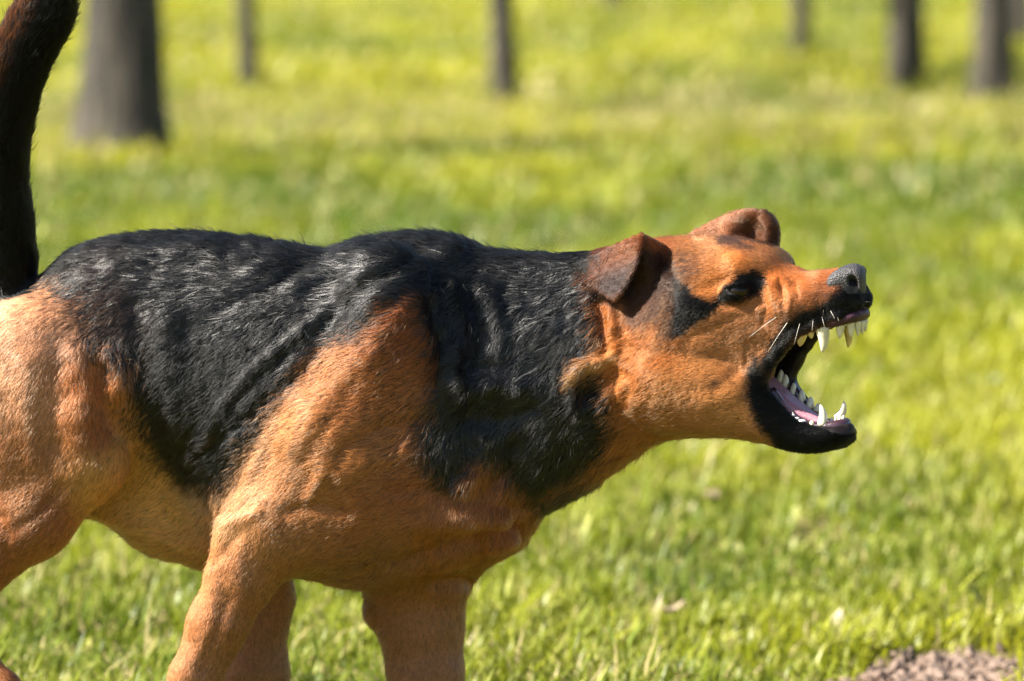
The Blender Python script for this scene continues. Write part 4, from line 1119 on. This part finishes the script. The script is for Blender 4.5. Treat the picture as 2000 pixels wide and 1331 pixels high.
# ---- fur
def make_fur(total):
    tri = np.vstack([Q0[:, [0, 1, 2]], Q0[:, [0, 2, 3]]])
    a, b, c = Pw[tri[:, 0]], Pw[tri[:, 1]], Pw[tri[:, 2]]
    nrm = np.cross(b - a, c - a)
    area = np.linalg.norm(nrm, axis=1) / 2
    cen = V0[tri].mean(1)
    ny = N0[tri].mean(1)[:, 1]
    nuv = near_uv(cen)
    dens = 1.0 + 3.2 * sstep(1180, 1270, nuv[0]) + 0.9 * sstep(960, 1080, nuv[1]) * (nuv[0] < 1000)
    dens *= np.where(ny < 0.25, 1.0, 0.30)
    dens *= np.where((cen[:, 0] < -40) | (cen[:, 1] > 1400), 0.45, 1.0)
    bad = bare | (lip & (lipd < 6.5)) | eyehole | (disp * 0 > 1)
    dens[bad[tri].any(1)] = 0
    nose_zone = (cen[:, 0] > 1640) & (head_s(cen[:, 0], cen[:, 2]) > -36) & (cen[:, 1] < 574) & (cen[:, 1] > 515 + (1660 - cen[:, 0]) * 0.3)
    dens[nose_zone] = 0
    pr = area * dens; pr /= pr.sum()
    t = rng.choice(len(tri), total, p=pr)
    r1, r2 = np.sqrt(rng.random(total)), rng.random(total)
    ba = np.stack([1 - r1, r1 * (1 - r2), r1 * r2], 1)
    root = (Pw[tri[t]] * ba[:, :, None]).sum(1)
    rp = (V0[tri[t]] * ba[:, :, None]).sum(1)
    n = (N0[tri[t]] * ba[:, :, None]).sum(1); n /= np.linalg.norm(n, axis=1)[:, None]
    rnd = rng.random(total)
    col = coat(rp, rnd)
    u, v, s = near_uv(rp)
    cb = idw(u, v, COMB, 4, 3.2)
    # wavy coat: slow swirls on the neck and flank, finer tufts everywhere
    furry = sstep(14, 30, cb[:, 2]) * np.where((u < 150) & (v < 580) & (s > -72), 0.35, 1.0)
    stray = rng.random(total) < 0.03
    cb[:, 3] *= np.where(stray, 2.2, 1.0); cb[:, 2] *= np.where(stray, 1.25, 1.0)
    sw = fbm(rp / 46.0, 21, 2) * 0.55 * furry + vnoise(rp / 15.0, 31) * (0.07 + 0.38 * furry)
    ang = np.arctan2(cb[:, 1], cb[:, 0]) + sw + (rng.random(total) - 0.5) * 0.34
    dv = np.stack([np.cos(ang), 0.10 * np.ones(total), -np.sin(ang)], 1)
    tdir = dv - (dv * n).sum(1)[:, None] * n
    tdir /= np.linalg.norm(tdir, axis=1)[:, None] + 1e-9
    side = np.cross(n, tdir)
    L = cb[:, 2] * PX_M * (0.6 + 0.55 * rng.random(total)) * (1 + 0.25 * vnoise(rp / 22.0, 41))
    lift = np.radians(cb[:, 3] * (0.55 + 0.9 * rng.random(total)) * (1 + (0.15 + 0.5 * furry) * vnoise(rp / 18.0, 51)))
    # tufts: neighbouring tips lean together
    k1 = vnoise(rp / 6.5, 61)[:, None]; k2 = vnoise(rp / 6.5, 71)[:, None]
    kick = (side * k1 + n * k2 * 0.35) * ((0.10 + 0.16 * furry) * L)[:, None]
    K = 5
    pts = np.zeros((total, K, 3), np.float32)
    for k in range(K):
        q = k / (K - 1)
        rise = np.sin(lift) * (q - 0.45 * q * q) * 1.25
        pts[:, k] = root + tdir * (L * np.cos(lift) * q)[:, None] + n * (L * rise)[:, None] + kick * q * q - n * 0.0006 * (k == 0)
    rad0 = np.interp(cb[:, 2], [6, 14, 30], [0.00016, 0.00018, 0.00021]) * (0.75 + 0.5 * rng.random(total))
    prof = np.array([1.0, 1.0, 0.85, 0.6, 0.12])
    hc = bpy.data.hair_curves.new('fur')
    hc.add_curves([K] * total)
    hc.attributes['position'].data.foreach_set('vector', (pts - OFF).astype(np.float32).ravel())
    ra = hc.attributes.get('radius') or hc.attributes.new('radius', 'FLOAT', 'POINT')
    ra.data.foreach_set('value', (rad0[:, None] * prof[None, :]).astype(np.float32).ravel())
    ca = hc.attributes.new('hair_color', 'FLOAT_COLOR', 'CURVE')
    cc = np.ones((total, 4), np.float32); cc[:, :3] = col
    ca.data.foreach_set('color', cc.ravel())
    # each hair carries the lie of the coat where it grows (skin normal, ruffled a little)
    ln = n + tdir * (0.16 * vnoise(rp / 11.0, 81) * furry)[:, None] + side * (0.20 * vnoise(rp / 8.0, 83) * (0.25 + furry))[:, None] + rng.normal(0, 0.10, (total, 3))
    ln /= np.linalg.norm(ln, axis=1)[:, None]
    la = hc.attributes.new('lie', 'FLOAT_VECTOR', 'CURVE')
    la.data.foreach_set('vector', ln.astype(np.float32).ravel())
    ga = hc.attributes.new('gloss', 'FLOAT', 'CURVE')
    istail = (u < 150) & (v < 580) & (s > -72)
    ga.data.foreach_set('value', np.where(istail, 0.02, 0.05 + 0.42 * furry * (col[:, 0] < 0.05) + 0.08 * furry).astype(np.float32))
    hc.materials.append(fur_mat())
    o = bpy.data.objects.new('fur', hc); C.objects.link(o); o.parent = body
    o['kind'] = 'stuff'
    return o
make_fur(660000)

# ---- eyes
iris = gloss_mat('eye', (0.006, 0.0035, 0.0025), 0.14, 0.3)
pup = gloss_mat('pupil', (0.002, 0.002, 0.002), 0.08, 0.5)
def ball(c, r, seg=24, rings=14, sc=(1, 1, 1)):
    vs, fs = [], []
    for i in range(rings + 1):
        th = math.pi * i / rings
        for k in range(seg):
            ph = 2 * math.pi * k / seg
            vs.append((c[0] + r * sc[0] * math.sin(th) * math.cos(ph), c[1] + r * sc[1] * math.sin(th) * math.sin(ph), c[2] + r * sc[2] * math.cos(th)))
    for i in range(rings):
        for k in range(seg):
            k2 = (k + 1) % seg
            fs.append((i * seg + k, (i + 1) * seg + k, (i + 1) * seg + k2, i * seg + k2))
    return np.array(vs), fs
for e, side in zip(EYES, (near, far)):
    c = P(*e)
    v, fc = ball(c, 21.5 * PX_M)
    eo = part('eye', v, fc, iris)
    look = np.array([0.75, -0.62 if side is near else 0.05, -0.02]); look /= np.linalg.norm(look)
    v, fc = ball(c + look * 13.5 * PX_M, 9 * PX_M, 16, 10)
    part('pupil', v, fc, pup, eo)

# ---- nose leather
nf = Field(np.arange(1590, 1716, 2.0), np.arange(490, 620, 2.0), np.arange(-390, -180, 2.0))
nf.ell(near(1668, 552, 0), (24, 34, 34), 4, 0.15)
nf.ell(near(1650, 543, 0), (38, 22, 30), 16, -0.4)
for side in (near, far):
    nf.ell(side(1640, 547, 26), (28, 19, 14), 12, -0.55)
    nf.ell(side(1667, 553, 30), (10, 17, 20), 5, -0.35, True)
    nf.cone(side(1660, 562, 36), side(1640, 570, 42), 5, 3, 6, True)
nf.cone(near(1694, 560, 0), near(1688, 592, 0), 3.0, 3.0, 5, True)
nf.cone(near(1672, 570, 0), near(1668, 592, 0), 17, 12, 12)
nv, nq = nf.mesh(2)
part('nose', P(nv[:, 0], nv[:, 1], nv[:, 2]), nq, gloss_mat('nose_leather', (0.030, 0.028, 0.030), 0.5, 0.5, ('v', 620, 0.8, 0.0012)))

# ---- gums and tongue
gum = gloss_mat('gum', (0.040, 0.014, 0.024), 0.42, 0.3, ('n', 260, 0.5, 0.0015))
gum_dark = gloss_mat('dark_gum', (0.035, 0.015, 0.022), 0.25, 0.5, ('n', 260, 0.4, 0.001), 0.7)
tong = gloss_mat('tongue', (0.32, 0.15, 0.19), 0.3, 0.6, ('n', 420, 0.6, 0.0015), 0.5, 0.15)
def arch(pts, r, mat, name, k=6, squash=1.0):
    left = [near(u, v, S) + (q,) for u, v, S, q in pts]
    right = [far(u, v, S) + (q,) for u, v, S, q in pts][::-1]
    sp = spline(np.array(left + right), k)
    path = P(sp[:, 0], sp[:, 1], sp[:, 2])
    v, fc = tube(path, sp[:, 3] * PX_M * r, 12)
    return part(name, v, fc, mat)
UG = [(1560, 644, 40, 9), (1600, 632, 39, 11), (1635, 626, 34, 12), (1660, 620, 25, 12), (1674, 616, 9, 13)]
LG = [(1505, 762, 38, 10), (1540, 808, 34, 10), (1575, 832, 27, 11), (1608, 836, 21, 12), (1634, 832, 14, 11), (1646, 829, 5, 11)]
arch(UG, 1.0, gum, 'gum')
arch(LG, 1.0, gum_dark, 'gum')
tp = spline([(1435, 716, 0, 30, 16), (1492, 748, 0, 37, 18), (1540, 785, 0, 29, 15), (1580, 812, 0, 20, 11), (1612, 826, 0, 11, 7), (1622, 828, 0, 3, 3)], 5)
tv, tf = [], []
for u, v, _, hw, th in tp:
    for k in range(16):
        an = 2 * math.pi * k / 16
        sx, dy = math.cos(an), math.sin(an)
        dip = 0.35 * th * math.exp(-(sx / 0.25) ** 2) * (dy > 0)
        S = hw * sx
        q = (u + LX * S, v + LV * S - dy * th + dip, HW0 + HSL * (u - 1400) + LW * S)
        tv.append(P(*q))
for i in range(len(tp) - 1):
    for k in range(16):
        k2 = (k + 1) % 16
        tf.append((i * 16 + k, i * 16 + k2, (i + 1) * 16 + k2, (i + 1) * 16 + k))
tf.append(tuple(range(16))[::-1]); tf.append(tuple((len(tp) - 1) * 16 + k for k in range(16)))
part('tongue', tv, tf, tong)

# ---- teeth: curved, tapering, each one its own piece
ivory = gloss_mat('tooth_ivory', (0.56, 0.51, 0.38), 0.22, 0.5, ('n', 160, 0.1, 0.0006), 0.4, 0.25)
stained = gloss_mat('tooth_stained', (0.48, 0.35, 0.15), 0.28, 0.5, ('n', 160, 0.1, 0.0006), 0.3, 0.25)
def tooth(base, tip, r, bend=(0, 0), mat=ivory, flat=1.0):
    """base, tip = (u, v, side function, S)"""
    a = np.array(base[2](base[0], base[1], base[3])); b = np.array(tip[2](tip[0], tip[1], tip[3]))
    n = 9
    pts, rr = [], []
    for i in range(n):
        t = i / (n - 1)
        p = a + (b - a) * t
        p[0] += bend[0] * 4 * t * (1 - t); p[1] += bend[1] * 4 * t * (1 - t)
        pts.append(p); rr.append(r * (1.0 if i == 0 else (1.06 - 0.12 * t) * math.sqrt(max(1 - t ** 1.7, 0.012))))
    pts = np.array(pts)
    v, fc = tube(P(pts[:, 0], pts[:, 1], pts[:, 2]), np.array(rr) * PX_M, 12)
    if flat != 1.0:
        c = P(*a); v[:, 0] = c[0] + (v[:, 0] - c[0]) * flat
    return part('tooth', v, fc, mat)
def tn(u0, v0, u1, v1, S, r, side=near, **k): tooth((u0, v0, side, S), (u1, v1, side, k.pop('S1', S)), r, **k)
def at_far(u, v, S):                                             # place a far-side tooth where it is seen
    um, vm = u - LX * S, v - LV * S
    return um - LX * S, vm - LV * S
def tf_(u0, v0, u1, v1, S, r, **k):
    a, b = at_far(u0, v0, S), at_far(u1, v1, S)
    tooth((a[0], a[1], far, S), (b[0], b[1], far, S), r, **k)
# upper row
tn(1602, 634, 1606, 689, 40, 13, bend=(5, 0))                  # canine
tf_(1654, 636, 1656, 679, 36, 9, bend=(3, 0), mat=stained)
tn(1642, 628, 1640, 662, 26, 9)                                  # incisors
tn(1661, 626, 1663, 660, 16, 8)
tn(1675, 626, 1676, 657, 6, 6.5)
tf_(1684, 626, 1684, 654, 4, 5.5); tf_(1690, 624, 1690, 649, 12, 5)
tn(1582, 640, 1585, 662, 43, 8, mat=stained)                     # premolars
tn(1567, 646, 1562, 677, 45, 11, mat=stained); tn(1553, 652, 1550, 671, 47, 8, mat=stained)
tf_(1612, 650, 1612, 664, 40, 8, mat=stained)
# lower row
tn(1605, 832, 1602, 791, 24, 9.5, bend=(4, 0))                   # canine
tf_(1634, 818, 1648, 784, 24, 9, bend=(5, 3))
for u, v, h in ((1523, 748, 26), (1532, 756, 25), (1548, 774, 26), (1564, 786, 25), (1581, 797, 22), (1596, 804, 16)):
    tf_(u, v, u + 2, v - h, 32, 8.5, bend=(1, 0))
for u, v, h in ((1546, 822, 17), (1562, 830, 12), (1584, 836, 15)):
    tn(u, v, u + 2, v - h, 36 - (u - 1545) * 0.15, 6.5)
for k, (u, v) in enumerate(((1622, 828), (1630, 827), (1638, 826), (1645, 824))):
    tn(u, v + 4, u + 3, v - 13, 10 - 3 * k, 5.5)

# ---- beads of saliva on the lower lip
foam = gloss_mat('saliva', (0.55, 0.56, 0.56), 0.12, 0.6, coatw=1.0, sub=0.3)
for u, v, S, r_ in ((1546, 812, 38, 5.5), (1556, 818, 37, 4), (1566, 824, 35, 6), (1575, 830, 33, 4), (1622, 832, 16, 6), (1632, 832, 12, 5), (1612, 838, 22, 4), (1520, 790, 46, 3), (1600, 852, 29, 3.5), (1592, 856, 31, 2.5)):
    v_, f_ = ball(P(*near(u, v, S)), r_ * PX_M, 10, 8, (1.5, 1, 0.8))
    part('saliva_bead', v_, f_, foam)

# ---- whiskers
whm = gloss_mat('whisker', (0.75, 0.70, 0.62), 0.3, 0.5)
whd = gloss_mat('whisker_dark', (0.03, 0.025, 0.02), 0.3, 0.5)
for i, (u, v, S, du, dv_, L, pale) in enumerate([(1545, 602, 50, -.86, .50, 95, 1), (1556, 606, 50, -.62, .80, 90, 1), (1570, 606, 48, -.30, .95, 62, 1), (1590, 604, 46, -.1, 1, 40, 1), (1602, 608, 44, .28, .95, 30, 1), (1618, 600, 42, .5, .85, 26, 1),
        (1535, 596, 52, -.9, .45, 120, 0), (1526, 612, 54, -.88, .5, 100, 0), (1612, 590, 40, -.2, 1, 36, 0), (1632, 606, 36, .3, .95, 22, 1), (1676, 596, 12, .9, .3, 34, 0), (1680, 590, 8, .95, -.05, 30, 0), (1672, 602, 14, .75, .6, 26, 0), (1404, 750, 82, -.5, .85, 26, 0)]):
    a = np.array(near(u, v, S))
    q = np.array([[a[0] + du * L * t, a[1] + dv_ * L * t + 10 * t * t * (L / 100), a[2] - 14 * math.sin(t * 1.6) - 4] for t in np.linspace(0, 1, 9)])
    vv_, ff_ = tube(P(q[:, 0], q[:, 1], q[:, 2]), np.linspace(0.00028, 0.00008, 9), 6)
    part('whisker', vv_, ff_, whm if pale else whd)
